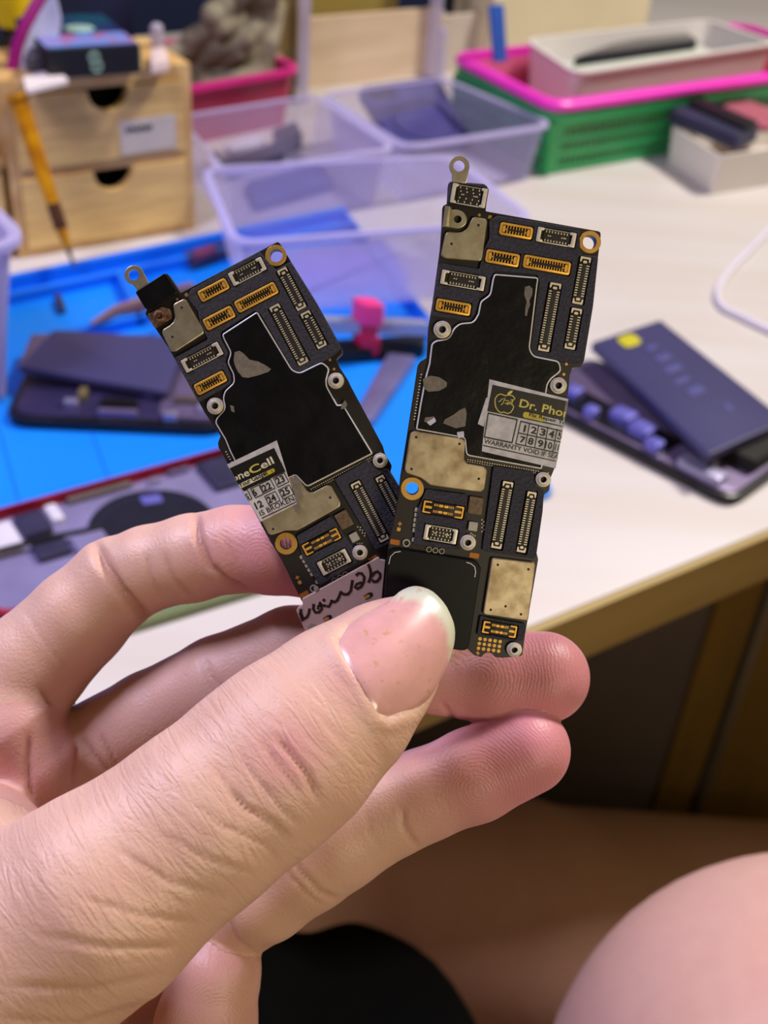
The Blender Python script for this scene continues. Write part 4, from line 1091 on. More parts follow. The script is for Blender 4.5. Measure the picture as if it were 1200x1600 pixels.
# ------------------------------------------------------------------ things on the desk
M_PINE = mat('pine_wood', (234, 200, 124), 0.55, 0, 0.16, 26, stretch=(1, 1, 9), rgb2=(212, 174, 110), detail=5)
M_PINEC = mat('pine_frame', (226, 190, 126), 0.5, 0, 0.16, 22, stretch=(2, 2, 2), rgb2=(206, 160, 92), detail=5)
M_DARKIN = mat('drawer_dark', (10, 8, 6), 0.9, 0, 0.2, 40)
M_LABEL = mat('paper_label', (206, 196, 184), 0.6, 0, 0.06, 60)
M_SCRIB = mat('pen_ink', (70, 62, 66), 0.6, 0, 0.1, 60)
def front_prism(mb, outer, t0, t1, holes=(), bevel=0.0):     # outline in (s, z), thickness along t
    mb.prism(outer, t0, t1, holes, bevel, mp=lambda u, v, w: W(u, w, v))
DW, DH = 0.136, 0.123
cab = empty('drawer_cabinet', W(DW / 2, 0.06, TZ), 'small pine desktop cabinet with two drawers, half-round finger notches and a paper label', 'drawer cabinet')
z0, z1 = TZ, TZ + DH
mb = MB(); front_prism(mb, [(0, z0), (DW, z0), (DW, z1), (0, z1)], 0.004, 0.080, [[(0.006, z0 + 0.005), (DW - 0.006, z0 + 0.005), (DW - 0.006, z0 + 0.056), (0.006, z0 + 0.056)], [(0.006, z0 + 0.062), (DW - 0.006, z0 + 0.062), (DW - 0.006, z1 - 0.010), (0.006, z1 - 0.010)]])
front_prism(mb, [(0.003, z0 + 0.003), (DW - 0.003, z0 + 0.003), (DW - 0.003, z1 - 0.004), (0.003, z1 - 0.004)], 0.076, 0.081)
mb.build('carcass', M_PINEC, cab)
for k, (za, zb) in enumerate(((z0 + 0.006, z0 + 0.0555), (z0 + 0.063, z1 - 0.011))):
    cx = DW * 0.54
    arc = [(cx + 0.015 * math.cos(a), zb - 0.0155 * math.sin(a)) for a in np.radians(np.linspace(0, 180, 14))]
    mb = MB(); front_prism(mb, [(0.0065, za), (DW - 0.0065, za), (DW - 0.0065, zb)] + arc + [(0.0065, zb)], 0.002, 0.010)
    dr_ = mb.build('drawer', M_PINE, cab)
    mb = MB()
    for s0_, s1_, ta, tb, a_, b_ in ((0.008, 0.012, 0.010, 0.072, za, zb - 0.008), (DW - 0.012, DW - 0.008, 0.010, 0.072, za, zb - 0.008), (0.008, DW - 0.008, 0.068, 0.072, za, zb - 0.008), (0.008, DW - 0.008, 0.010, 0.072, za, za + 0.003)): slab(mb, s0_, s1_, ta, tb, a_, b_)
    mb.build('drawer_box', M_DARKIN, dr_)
    if k == 1:
        mb = MB(); front_prism(mb, [(0.080, zb - 0.047), (0.122, zb - 0.046), (0.122, zb - 0.022), (0.080, zb - 0.023)], 0.0012, 0.002); lb = mb.build('paper_label', M_LABEL, dr_)
        mb = MB()
        for i in range(6): front_prism(mb, rrect(0.0855 + i * 0.0034, zb - 0.0295 + 0.0006 * (i % 2), 0.0026, 0.0034, 0.0006, 1, 0.2), 0.0007, 0.0012)
        mb.build('pen_writing', M_SCRIB, lb)
ZC = TZ + DH

# black phone carton lying on the cabinet
M_CARTON = mat('black_carton', (16, 17, 20), 0.4, 0, 0.2, 40)
M_LIDP = mat('printed_lid', (38, 42, 96), 0.35, 0, 0.5, 46, rgb2=(16, 76, 92))
M_GLOW = mat('printed_colours', (96, 150, 226), 0.4, 0, 0.3, 85, rgb2=(168, 108, 156), detail=1)
M_MINT = mat('mint_print', (176, 214, 206), 0.4, 0, 0.1, 50)
M_GLYPH = mat('glyph_print', (146, 178, 158), 0.5, 0, 0.1, 50)
A = at_z(77, 124, ZC + 0.001); B = at_z(222, 114, ZC + 0.001)
ux = (B - A); bw = np.linalg.norm(ux); ux /= bw; uy = np.array([-ux[1], ux[0], 0]); uz = np.array([0, 0, 1.0])
carton = empty('phone_carton', (A + B) / 2 + uy * 0.05, 'flat black printed phone carton lying on top of the pine drawer cabinet', 'carton')
def cp(a, b, c): return A + ux * a + uy * b + uz * c
CHh = 0.018; CD = 0.088
mb = MB(); mb.prism(rrect(bw / 2, CD / 2, bw, CD, 0.002, 2), 0, CHh, bevel=0.0008, mp=lambda u, v, w: cp(u, v, w)); mb.build('carton_box', M_CARTON, carton)
mb = MB(); mb.prism(rrect(bw / 2, CD / 2, bw - .002, CD - .002, 0.002, 2), CHh, CHh + 0.0006, mp=lambda u, v, w: cp(u, v, w)); ld = mb.build('printed_lid', M_LIDP, carton)
mb = MB(); mb.prism(rrect(bw / 2, 0.019, bw * .96, 0.030, 0.004, 2), CHh + 0.0006, CHh + 0.0009, mp=lambda u, v, w: cp(u, v, w)); mb.build('colour_print', M_GLOW, ld)
mb = MB(); mb.prism(circle(bw * .56, CD * .55, 0.010, 18), CHh + 0.0006, CHh + 0.0009, mp=lambda u, v, w: cp(u, v, w)); mb.prism(circle(bw * .2, CD * .62, 0.007, 18), CHh + 0.0006, CHh + 0.0009, mp=lambda u, v, w: cp(u, v, w)); mb.build('pale_print', M_MINT, ld)
mb = MB(); mb.box(cp(bw + 0.0003, 0.020, CHh * .55), ux * 0.0003, uy * 0.018, uz * CHh * 0.36); mb.build('side_print', M_MINT, carton)
mb = MB()
for gx_, gz, r_ in ((bw * .49, CHh * .66, 0.0030), (bw * .51, CHh * .34, 0.0032)):
    mb.tube([cp(gx_ + r_ * math.cos(a), -0.0002, gz + r_ * math.sin(a)) for a in np.linspace(0, 2 * math.pi, 17)], 0.0010, 6, False)
mb.build('front_glyph', M_GLYPH, carton)

M_PAPER = mat('white_paper', (232, 222, 222), 0.7, 0, 0.05, 40)
def sheet(name, px4, z, m, label, cat, th=0.0012):
    P = [at_z(x, y, z)[:2] for x, y in px4]; mb = MB(); mb.prism(fillet([tuple(p) for p in P], 0.003, 3), z, z + th)
    return tag(mb.build(name, m), label, cat)
sheet('paper_sheet', [(42, 148), (108, 131), (88, 112), (36, 126)], ZC + 0.0006, M_PAPER, 'white paper scrap at the front left of the drawer cabinet top', 'paper', 0.0025)
mb = MB(); P = [at_z(x, y, ZC + .0005)[:2] for x, y in ((236, 116), (266, 109), (258, 88), (236, 92))]
mb.prism(fillet([tuple(p) for p in P], .004, 3), ZC + .0005, ZC + 0.008, bevel=.002)
tag(mb.build('eraser', mat('pale_rubber', (228, 204, 202), .6, 0, .05, 40), None, True), 'pale pink block beside the carton on the cabinet', 'eraser')
mb = MB(); q = at_z(246, 72, ZC); mb.tube([q + np.array([0, 0, .0005]), q + np.array([0, 0, .008]), q + np.array([0, 0, .014]), q + np.array([0, 0, .016])], [0.0045, .005, .0045, .002], 14)
tag(mb.build('bottle_cap', mat('milky_plastic', (176, 170, 190), .4, 0, .05, 40), None, True), 'small milky cap standing behind the carton', 'cap')
mb = MB(); P = [at_z(x, y, ZC + .0005)[:2] for x, y in ((40, 122), (76, 118), (78, 100), (48, 104))]
mb.prism(fillet([tuple(p) for p in P], .003, 3), ZC + .004, ZC + 0.013, bevel=.001)
tag(mb.build('charger_brick', mat('grey_plastic', (66, 62, 78), .45, 0, .2, 60), None, True), 'dark grey block left of the carton on the cabinet', 'charger')

# magenta brush with white bristles
M_MAG = mat('magenta_plastic', (164, 20, 122), 0.35, 0, 0.1, 40); M_BRIS = mat('bristle_white', (206, 212, 232), 0.6, 0, 0.12, 200)
bt = 0.03
hp = [at_t(x, y, bt) for x, y in ((19, 126), (22, 100), (28, 72), (38, 44), (52, 18), (66, -6), (80, -28))]
brush = empty('brush', hp[0], 'curved magenta brush with white bristles leaning at the left of the cabinet top', 'brush')
mb = MB(); mb.tube(hp, [0.0045] * 7, 10); mb.build('brush_handle', M_MAG, brush, True)
mb = MB()
for i in range(30):
    k = 1 + i / 30 * 4.9; a = int(k); f = k - a; p = hp[a] * (1 - f) + hp[min(a + 1, 6)] * f
    ln = 0.017 * math.sin(math.pi * min(1, (i + 3) / 30.0)) + 0.004
    for w in (-1, 0, 1):
        dv = np.array([*(E1 * 0.93), 0]) * ln + np.array([*(E2 * (0.006 * w)), -0.35 * ln]) 
        mb.tube([p + np.array([*(E2 * .0025 * w), 0]), p + dv * .5, p + dv], [0.0013, .0012, .0008], 5)
mb.build('bristles', M_BRIS, brush, True)

# yellow precision screwdriver leaning on the cabinet
M_YEL = mat('yellow_barrel', (226, 158, 10), 0.32, 0.25, 0.2, 90, rgb2=(190, 120, 4)); M_BRN = mat('knurled_grip', (96, 56, 24), 0.45, 0.2, 0.4, 300)
M_BLADE = mat('blade_steel', (96, 88, 84), 0.35, 0.8, 0.15, 200)
tip = at_z(116, 418, TZ + 0.0165); tp = at_t(26, 146, -0.022)
drv = empty('screwdriver', tip, 'slim yellow precision screwdriver leaning against the pine drawer cabinet', 'screwdriver')
def along(f): return tip + (tp - tip) * f
def rod_(name, f0, f1, radii, m, n=8):
    mb = MB(); k = len(radii); mb.tube([along(f0 + (f1 - f0) * i / (k - 1)) for i in range(k)], radii, n); return mb.build(name, m, drv, True)
rod_('blade', 0.0, 0.13, [0.0010, 0.0013, 0.0022], M_BLADE); rod_('collar', 0.12, 0.24, [0.0024, 0.0036, 0.0042], M_YEL)
rod_('grip', 0.235, 0.385, [0.0044, 0.0048, .0044, 0.0049, 0.0044, 0.0048, .0044], M_BRN, 12); rod_('barrel', 0.38, 0.965, [0.0046, 0.0052, 0.0056, 0.0058], M_YEL, 6)
rod_('swivel_cap', 0.962, 1.0, [0.0070, 0.0078, 0.0076], M_YEL, 20)

# low pine box and dark device left of the cabinet
lowb = empty('wooden_box', W(-0.075, 0.05, TZ), 'low pine box left of the drawer cabinet', 'box')
mb = MB(); slab(mb, -0.15, -0.004, 0.006, 0.12, TZ, TZ + 0.066, r=.002, bevel=.001); mb.build('box_body', M_PINE, lowb)
mb = MB(); slab(mb, -0.152, -0.003, 0.004, 0.122, TZ + 0.066, TZ + 0.072, r=.002, bevel=.001); mb.build('box_lid', M_PINEC, lowb)
mb = MB(); slab(mb, -0.14, -0.004, 0.02, 0.10, TZ + 0.072, TZ + 0.098, r=.006, bevel=.004); dv_ = tag(mb.build('dark_device', mat('slate_plastic', (28, 30, 44), .5, 0, .3, 40), None, True), 'dark slate device case on the low pine box', 'device')
mb = MB(); slab(mb, -0.14, -0.004, 0.016, 0.105, TZ + 0.0985, TZ + 0.116, r=.004, bevel=.003); tag(mb.build('folded_cloth', mat('pale_grey_cloth', (186, 180, 196), .8, 0, .15, 60, bump=.001), None, True), 'pale grey folded cloth on the dark device', 'cloth')

# navy bag and yellow item at the far left
mb = MB(); front_prism(mb, fillet([(-0.30, TZ), (0.24, TZ), (0.235, 1.02), (-0.28, 1.04)], .05, 6), 0.36, 0.47, bevel=.02); bagm = mb.build('fabric_bag', mat('navy_fabric', (12, 24, 66), .85, 0, .3, 30, bump=.002), None, True)
tag(bagm, 'large navy fabric bag at the back left of the desk', 'bag')
y0 = at_t(22, -6, 0.17)
yb = empty('glue_bottle', np.array([y0[0], y0[1], TZ]), 'yellow capped dark bottle at the far left behind the brush', 'bottle')
mb = MB(); mb.tube([np.array([y0[0], y0[1], z]) for z in (TZ, TZ + .002, TZ + .10, TZ + .115)], [.014, .016, .016, .009], 18); mb.build('bottle_body', mat('brown_bottle', (56, 52, 34), .4, 0, .2, 50), yb, True)
mb = MB(); mb.tube([np.array([y0[0], y0[1], z]) for z in (TZ + .115, TZ + .117, TZ + .150, TZ + .158)], [.014, .0165, .015, .006], 18); mb.build('bottle_cap', mat('yellow_cap', (232, 196, 16), .4, 0, .1, 50), yb, True)

# pink basket with a bundle of drab cloth
M_HOT = mat('hot_pink_plastic', (214, 40, 132), 0.35, 0, 0.12, 30); M_DPINK = mat('dark_pink_plastic', (176, 36, 82), .4, 0, .15, 30)
def tray(name, P, z0, z1, th, m, label, cat, r=0.015, taper=0.006, rim=None, rimm=None, rw=0.004, rh=0.004, floor=None):
    # open box: P are the rim corners as (s, t)
    root = empty(name, W(*np.mean(P, 0), z0), label, cat)
    A_ = fillet(P, r, 5); Bt = inset(A_, taper)
    n = len(A_)
    L = [[W(*p, z0) for p in Bt], [W(*p, z1) for p in A_], [W(*p, z1) for p in inset(A_, th)], [W(*p, z0 + (floor or th)) for p in inset(Bt, th)]]
    mb = MB(); mb.loft(L, True, True); mb.build('tray_body', m, root, True)
    if rim:
        O_ = inset(A_, -rw); I_ = inset(A_, th)
        L = [[W(*p, z1 - rh * .4) for p in O_], [W(*p, z1 + rh * .4) for p in O_], [W(*p, z1 + rh * .6) for p in inset(A_, -rw * .3)], [W(*p, z1 + rh * .4) for p in I_], [W(*p, z1 + .0002) for p in I_], [W(*p, z1 - rh * .4) for p in O_]]
        mb = MB(); mb.loft(L, False, False); mb.build('rim', rimm or m, root, True)
    return root
tray('pink_basket', [(0.165, 0.165), (0.335, 0.195), (0.320, 0.325), (0.150, 0.300)], TZ, TZ + 0.052, 0.003, M_DPINK, 'hot pink plastic basket behind the clear box, holding drab cloth', 'basket', .02, .008, True, M_HOT, .004, .006)
M_DRAB = mat('drab_cloth', (150, 142, 120), 0.85, 0, 0.25, 24, stretch=(1, 1, 3), rgb2=(112, 102, 86), bump=.002, detail=5)
def wpt(x, y, t): return at_t(x, y, t)
chains_ = []
rng_ = random.Random(5)
for pts, r_ in (([(215, 104), (290, 78), (372, 40), (402, 22)], .010), ([(222, 118), (300, 96), (385, 62)], .009), ([(232, 134), (330, 116), (425, 96)], .011), ([(300, 140), (372, 128), (432, 116)], .011), ([(384, 128), (402, 78), (420, 20), (428, -30)], .008),
                ([(404, 128), (424, 70), (436, 10)], .007), ([(340, 96), (372, 84), (398, 68)], .008), ([(332, 24), (360, 6), (384, -20)], .011), ([(345, 44), (392, 20), (412, -20)], .009), ([(236, 146), (310, 140)], .012), ([(372, 104), (396, 50), (404, 0)], .007), ([(300, 60), (340, 36), (352, 8)], .009)):
    chains_.append(([wpt(x, y, 0.235 + rng_.uniform(-.012, .016)) for i, (x, y) in enumerate(pts)], [r_] * len(pts)))
cs_ = limb_sdf(chains_, 0.0035)
ap = np.array([p for c in chains_ for p in c[0]])
Vc, Fc_ = surface_nets(cs_, ap.min(0) - .03, ap.max(0) + .03, 0.0024, 1.3)
clo = numpy_mesh('cloth_bundle', Vc, Fc_, M_DRAB); tag(clo, 'bundle of drab grey brown cloth rolls heaped in the pink basket', 'cloth')

# boards leaning at the back of the desk
M_PLY = mat('pale_plywood', (222, 200, 172), .6, 0, .1, 10, stretch=(1, 1, 5), rgb2=(206, 180, 150)); M_OLP = mat('olive_board', (168, 148, 74), .6, 0, .15, 10)
def upright(name, m, s0, s1, t0, t1, z0, z1, label, cat, r=.002):
    mb = MB(); slab(mb, s0, s1, t0, t1, z0, z1, r=r, bevel=.001); return tag(mb.build(name, m, None, False), label, cat)
def sz(x, y, t): p = at_t(x, y, t); return ST(p)[0], p[2]
s0_, _z = sz(478, 100, .30); s1_, _z = sz(690, 60, .30); _s, zt_ = sz(560, 22, .30)
upright('plywood_panel', M_PLY, s0_, s1_ - .002, .30, .306, TZ, zt_, 'pale plywood panel standing upright behind the clear box', 'panel')
s2_, _z = sz(752, 60, .31); _s, zt2 = sz(720, 20, .31)
upright('plywood_panel', mat('grey_plywood', (206, 192, 178), .6, 0, .1, 10), s1_, s2_, .303, .309, TZ, zt2, 'narrow greyish panel standing right of the pale plywood panel', 'panel')
upright('olive_board', M_OLP, s0_ - .02, s1_ - .04, .33, .338, TZ, zt_ + .12, 'olive yellow board rising behind the plywood panel', 'board')
a_, _z = sz(425, 100, .262); b_, _z = sz(464, 100, .262)
upright('wooden_post', mat('olive_post', (134, 112, 66), .6, 0, .25, 16, stretch=(4, 4, .8)), a_, b_, .262, .285, TZ, 1.0, 'olive wooden post standing between the cloth bundle and the plywood panel', 'post')
M_CLEAR = clear_mat('clear_plastic', (216, 210, 247), 0.08, 0.56)
M_CLEARR = clear_mat('clear_rim', (220, 214, 250), 0.42, 0.8)
M_MILK = clear_mat('milky_plastic_sheet', (220, 212, 242), 0.48, 0.8)
a_, _z = sz(466, 90, .255); b_, _z = sz(484, 90, .255)
upright('plastic_strip', M_MILK, a_, b_, .255, .257, TZ, .98, 'milky plastic strip standing in front of the olive post', 'strip')
a_, _z = sz(668, 40, .29); b_, _z = sz(694, 40, .29)
mb = MB(); p = W((a_ + b_) / 2, .292, TZ); mb.tube([p, p + [0, 0, .002], p + [0, 0, .1], p + [0, 0, .16]], [.006, .007, .007, .010], 14); tag(mb.build('clear_tube', M_MILK, None, True), 'milky tube standing before the seam of the plywood panels', 'tube')
mb = MB(); p = W(*[(sz(686, 120, .24)[0]), .24], TZ); mb.tube([p, p + [0, 0, .04], p + [0, 0, .046], p + [0, 0, .060], p + [0, 0, .066]], [.006, .006, .004, .0055, .003], 14); tag(mb.build('small_vial', M_MILK, None, True), 'small clear vial behind the box with the blue phone case', 'vial')
a_, zz_ = sz(728, 16, .36); b_, _z = sz(775, 8, .36)
upright('black_case', mat('black_plastic', (18, 17, 20), .4, 0, .2, 30), a_, b_, .36, .40, TZ, zz_ + .16, 'black case standing behind the grey panel at the top edge', 'case')
a_, _z = sz(768, 40, .28); b_, _z = sz(1010, 40, .28); _s, zc_ = sz(900, 0, .28)
upright('cream_carton', mat('cream_card', (228, 214, 178), .7, 0, .08, 12), a_, b_, .28, .352, TZ, zc_ + .01, 'cream carton standing behind the white tub in the basket', 'carton')

# clear box with two compartments
ABR = [(0.150, -0.022), (0.300, -0.028), (0.455, -0.020), (0.448, 0.126), (0.310, 0.122), (0.176, 0.106)]
ZR = TZ + 0.050
def clear_box(P, zb, zr, label, name='clear_box', taper=.008, r=.016):
    o = tray(name, P, zb, zr, .0016, M_CLEAR, label, 'plastic box', r, taper, True, M_CLEARR, .0035, .004); return o
boxA = clear_box([(0.150, -0.022), (0.298, -0.022), (0.308, 0.122), (0.172, 0.108)], TZ + .0005, ZR, 'clear plastic box of small parts right of the drawer cabinet')
boxB = clear_box([(0.309, -0.022), (0.462, -0.020), (0.452, 0.128), (0.317, 0.122)], TZ + .0005, ZR, 'clear plastic box holding a blue phone case')
boxA['group'] = boxB['group'] = 'clear plastic boxes at the back of the mat'
# small parts in the left clear box
M_SLATE = mat('slate_parts', (56, 54, 84), .45, .1, .4, 60); M_WHT = mat('white_parts', (214, 210, 226), .5, 0, .1, 50)
M_BLK = mat('black_parts', (24, 22, 30), .45, 0, .3, 50)
def lump(name, pxs, z, h, m, label, cat, r=.003, bevel=.0012, group=None):
    P = [tuple(at_z(x, y, z)[:2]) for x, y in pxs]; mb = MB(); mb.prism(fillet(P, r, 3), z, z + h, bevel=bevel); return tag(mb.build(name, m, None, True), label, cat, group)
zf = TZ + .0025
lump('flex_module', [(335, 262), (430, 232), (446, 250), (350, 284)], zf, .006, M_SLATE, 'slate phone module lying across the left clear box', 'module')
lump('white_bracket', [(350, 236), (400, 216), (415, 226), (366, 246)], zf, .006, M_WHT, 'white bracket at the back of the left clear box', 'bracket')
lump('black_module', [(425, 226), (462, 212), (472, 232), (434, 246)], zf, .014, M_BLK, 'black lens module in the left clear box', 'module')
lump('slate_battery', [(385, 292), (500, 262), (520, 296), (400, 330)], zf, .005, mat('lavender_cell', (84, 82, 150), .5, 0, .15, 30), 'lavender slate battery at the front of the left clear box', 'battery')
lump('black_clip', [(322, 262), (342, 256), (346, 274), (328, 280)], zf, .012, M_BLK, 'black clip at the left wall of the clear parts box', 'clip')
# blue phone case standing in the right clear box
M_CASE = mat('violet_case', (70, 66, 132), .42, 0, .15, 20); M_RIMP = mat('case_edge_pink', (150, 40, 130), .4, 0, .1, 20)
zf2 = TZ + .004
Pc = [at_z(*p, zf2 + .020 * k) for p, k in (((612, 239), 0), ((736, 232), 0), ((680, 136), 1.3), ((556, 148), 1.3))]
case = empty('phone_case', np.mean(Pc, 0), 'violet blue phone case with a dark camera window tilted in the clear box', 'phone case')
def quad_slab(name, P, th, m, parent, r=.008, bevel=.0015, holes=None, lift=0.0):
    # rounded slab on an arbitrary four-corner plane: P = front-left, front-right, back-right, back-left
    o = np.array(P[0]); ex = np.array(P[1]) - o; ex /= np.linalg.norm(ex); ez = np.cross(ex, np.array(P[3]) - o); ez /= np.linalg.norm(ez)
    if ez[2] < 0: ez = -ez
    ey = np.cross(ez, ex)
    q = [((np.array(p) - o) @ ex, (np.array(p) - o) @ ey) for p in P]
    mb = MB(); mb.prism(fillet(q, r, 4), lift, lift + th, holes or (), bevel, mp=lambda u, v, w: o + ex * u + ey * v + ez * w)
    return mb.build(name, m, parent, True), (lambda u, v, w: o + ex * u + ey * v + ez * w), q
quad_slab('case_back', Pc, .009, M_CASE, case, .010, .002)
_o, mpc, qc = quad_slab('case_edge', [Pc[1] + (Pc[0] - Pc[1]) * .02, Pc[1], Pc[2], Pc[2] + (Pc[3] - Pc[2]) * .02], .0085, M_RIMP, case, .001, .0003, lift=.0004)
def blend(u, v): return (np.array(Pc[0]) * (1 - u) + np.array(Pc[1]) * u) * (1 - v) + (np.array(Pc[3]) * (1 - u) + np.array(Pc[2]) * u) * v
quad_slab('camera_window', [blend(.06, .72), blend(.40, .72), blend(.40, .95), blend(.06, .95)], .0012, M_BLK, case, .005, .0004, lift=.009)
nn = np.cross(Pc[1] - Pc[0], Pc[3] - Pc[0]); nn /= np.linalg.norm(nn)
ring_c = [blend(.52 + .36 * math.cos(a), .32 + .30 * math.sin(a)) + nn * .0095 for a in np.linspace(0, 2 * math.pi, 33)]
mb = MB(); mb.tube(ring_c, .0012, 6, False); mb.build('charging_ring', mat('ring_print', (58, 56, 112), .4, 0, .1, 20), case, True)
# nearer clear container on the mat
boxC = clear_box([(0.078, -0.182), (0.272, -0.225), (0.292, -0.106), (0.116, -0.060)], TZ + .014, TZ + .070, 'empty clear plastic box standing on the back of the blue mat', taper=.012)
boxC['group'] = 'clear plastic boxes at the back of the mat'

# green basket with a pink rim, white tub inside
M_GRN = mat('green_plastic', (52, 170, 98), .4, 0, .12, 30); M_PNK = mat('neon_pink', (250, 60, 206), .35, 0, .05, 30)
BP = [(0.468, -0.012), (0.88, -0.012), (0.88, 0.150), (0.478, 0.148)]
bk = empty('green_basket', W(.67, .07, TZ), 'green slotted plastic basket with a bright pink rim at the back right', 'basket')
BZ = TZ + .060
def wall_with_slots(a, b, z0_, z1_, nslots, rows, off=0.0):
    a = np.array(a); b = np.array(b); L = np.linalg.norm(b - a); d_ = (b - a) / L; nrm = np.array([-d_[1], d_[0]])
    mb = MB(); H_ = z1_ - z0_
    def P(u, z, w): return W(*(a + d_ * u + nrm * (w + .004 * (1 - (z - z0_) / H_) + off)), z)
    def bar(u0, u1, za, zb_, sh=0.0):
        vs = [P(u, z, w) for w in (0, .0018) for u, z in ((u0, za), (u1, za), (u1 + sh, zb_), (u0 + sh, zb_))]
        mb.add(vs, [(0, 1, 2, 3), (7, 6, 5, 4), (0, 4, 5, 1), (1, 5, 6, 2), (2, 6, 7, 3), (3, 7, 4, 0)])
    edges = [0.0]
    for j in range(rows): edges += [.13 + j * .29, .13 + j * .29 + .17]
    edges.append(1.0)
    for k in range(0, len(edges), 2): bar(0, L, z0_ + H_ * edges[k], z0_ + H_ * edges[k + 1])
    for k in range(1, len(edges) - 1, 2):
        bar(0, L * .045, z0_ + H_ * edges[k], z0_ + H_ * edges[k + 1]); bar(L * .955, L, z0_ + H_ * edges[k], z0_ + H_ * edges[k + 1])
        for i in range(nslots):
            u = L * (.045 + .91 * (i + .5) / nslots); hw = L * .91 / nslots * .18
            bar(u - hw, u + hw, z0_ + H_ * edges[k], z0_ + H_ * edges[k + 1], .0012)
    return mb
for a, b, n_s in ((BP[0], BP[1], 56), (BP[1], BP[2], 20), (BP[2], BP[3], 56), (BP[3], BP[0], 20)):
    wall_with_slots(a, b, TZ + .001, BZ - .012, n_s, 3).build('slotted_wall', M_GRN, bk)
mb = MB(); slab(mb, .476, .872, -.004, .142, TZ + .0006, TZ + .0026); mb.build('basket_floor', M_GRN, bk)
lp_ = fillet(inset(BP, .0085), .014, 5)
mb = MB(); mb.loft([[W(*p, TZ + .003) for p in inset(lp_, .003)], [W(*p, BZ) for p in lp_], [W(*p, BZ) for p in inset(lp_, .0015)], [W(*p, TZ + .0045) for p in inset(lp_, .0045)]], True, True); mb.build('pink_liner', mat('pink_liner', (224, 110, 150), .5, 0, .1, 30), bk, True)
def ring_rim(P, z0_, z1_, w0, w1, name, m, parent, r=.02):
    A_ = fillet(P, r, 5); O_ = inset(A_, -w0); I_ = inset(A_, w1); e = (z1_ - z0_) * .3
    L = [[W(*p, z0_) for p in I_], [W(*p, z0_) for p in inset(O_, e)], [W(*p, z0_ + e) for p in O_], [W(*p, z1_ - e) for p in O_], [W(*p, z1_) for p in inset(O_, e)], [W(*p, z1_) for p in I_], [W(*p, z0_) for p in I_]]
    mb = MB(); mb.loft(L, False, False); return mb.build(name, m, parent, True)
ring_rim(BP, BZ - .013, BZ - .002, .004, .002, 'green_band', M_GRN, bk); ring_rim(BP, BZ - .002, BZ + .007, .006, .004, 'pink_rim', M_PNK, bk)
tub = tray('white_tub', [(0.514, 0.016), (0.80, 0.034), (0.80, 0.132), (0.545, 0.126)], TZ + .0055, TZ + .079, .003, mat('white_tub_plastic', (232, 226, 222), .4, 0, .04, 20), 'white rectangular tub standing in the green basket', 'tub', .016, .008, True, None, .002, .003)
fb = fillet([(.540, .036), (.775, .052), (.775, .118), (.562, .112)], .01, 4)
mb = MB(); mb.prism(fb, TZ + .010, TZ + .060, bevel=.004, mp=lambda u, v, w: W(u, v, w)); tag(mb.build('foam_block', mat('pale_green_foam', (206, 214, 200), .7, 0, .06, 30), None, True), 'pale greenish block filling the white tub', 'foam block')
P = [at_z(x, y, TZ + .061) for x, y in ((892, 104), (1090, 76), (1070, 60), (950, 82))]
dp = empty('phone', np.mean(P, 0), 'dark phone lying on the block inside the white tub', 'phone')
quad_slab('phone_body', P, .008, mat('dark_phones', (30, 28, 44), .35, 0, .5, 40), dp, .008, .002)
quad_slab('phone_glass', [p + (np.mean(P, 0) - p) * .08 for p in P], .0006, mat('phone_glass', (22, 22, 32), .15, 0, .2, 30), dp, .006, .0002, lift=.008)
mk0 = at_t(781, 96, .110); mk1 = at_t(775, 8, .118)
mb = MB(); ax_ = np.array([*E1, 0]); mb.box((mk0 + mk1) / 2, ax_ * .0075, np.array([*E2, 0]) * .002, (mk1 - mk0) / 2); tag(mb.build('blue_ruler', mat('blue_plastic', (46, 96, 190), .4, 0, .1, 30)), 'flat blue stick upright in the basket beside the white tub', 'ruler')

# white tray with a handset in front of the basket
wq = [(0.608, -0.028), (0.586, -0.106), (0.74, -0.116), (0.75, -0.036)]
wb = tray('white_tray', [(0.604, -0.024), (0.582, -0.108), (0.75, -0.118), (0.75, -0.030)], TZ + .0004, TZ + .036, .002, mat('white_card', (226, 220, 212), .5, 0, .05, 20), 'small white tray in front of the green basket at the right edge', 'tray', .008, .003)
M_HS = mat('slate_handset', (58, 58, 86), .4, 0, .2, 40)
P = [at_z(x, y, TZ + .0375) for x, y in ((1042, 190), (1150, 236), (1184, 218), (1070, 176))]
hs = empty('handset', np.mean(P, 0), 'slate handset resting along the left rim of the small white tray', 'handset')
quad_slab('handset_shell', P, .012, M_HS, hs, .006, .004)
P2 = [at_z(x, y, TZ + .050) for x, y in ((1072, 164), (1166, 206), (1184, 196), (1090, 156))]; quad_slab('earpiece', P2, .004, M_BLK, hs, .004, .001)
P = [at_z(x, y, TZ + .0385) for x, y in ((1122, 178), (1196, 208), (1240, 190), (1150, 158))]
quad_slab('pink_cover', P, .005, mat('dusty_pink', (178, 96, 116), .5, 0, .1, 30), None, .006, .001); ob_ = bpy.data.objects['pink_cover']; tag(ob_, 'dusty pink cover lying beside the handset on the white tray', 'cover')

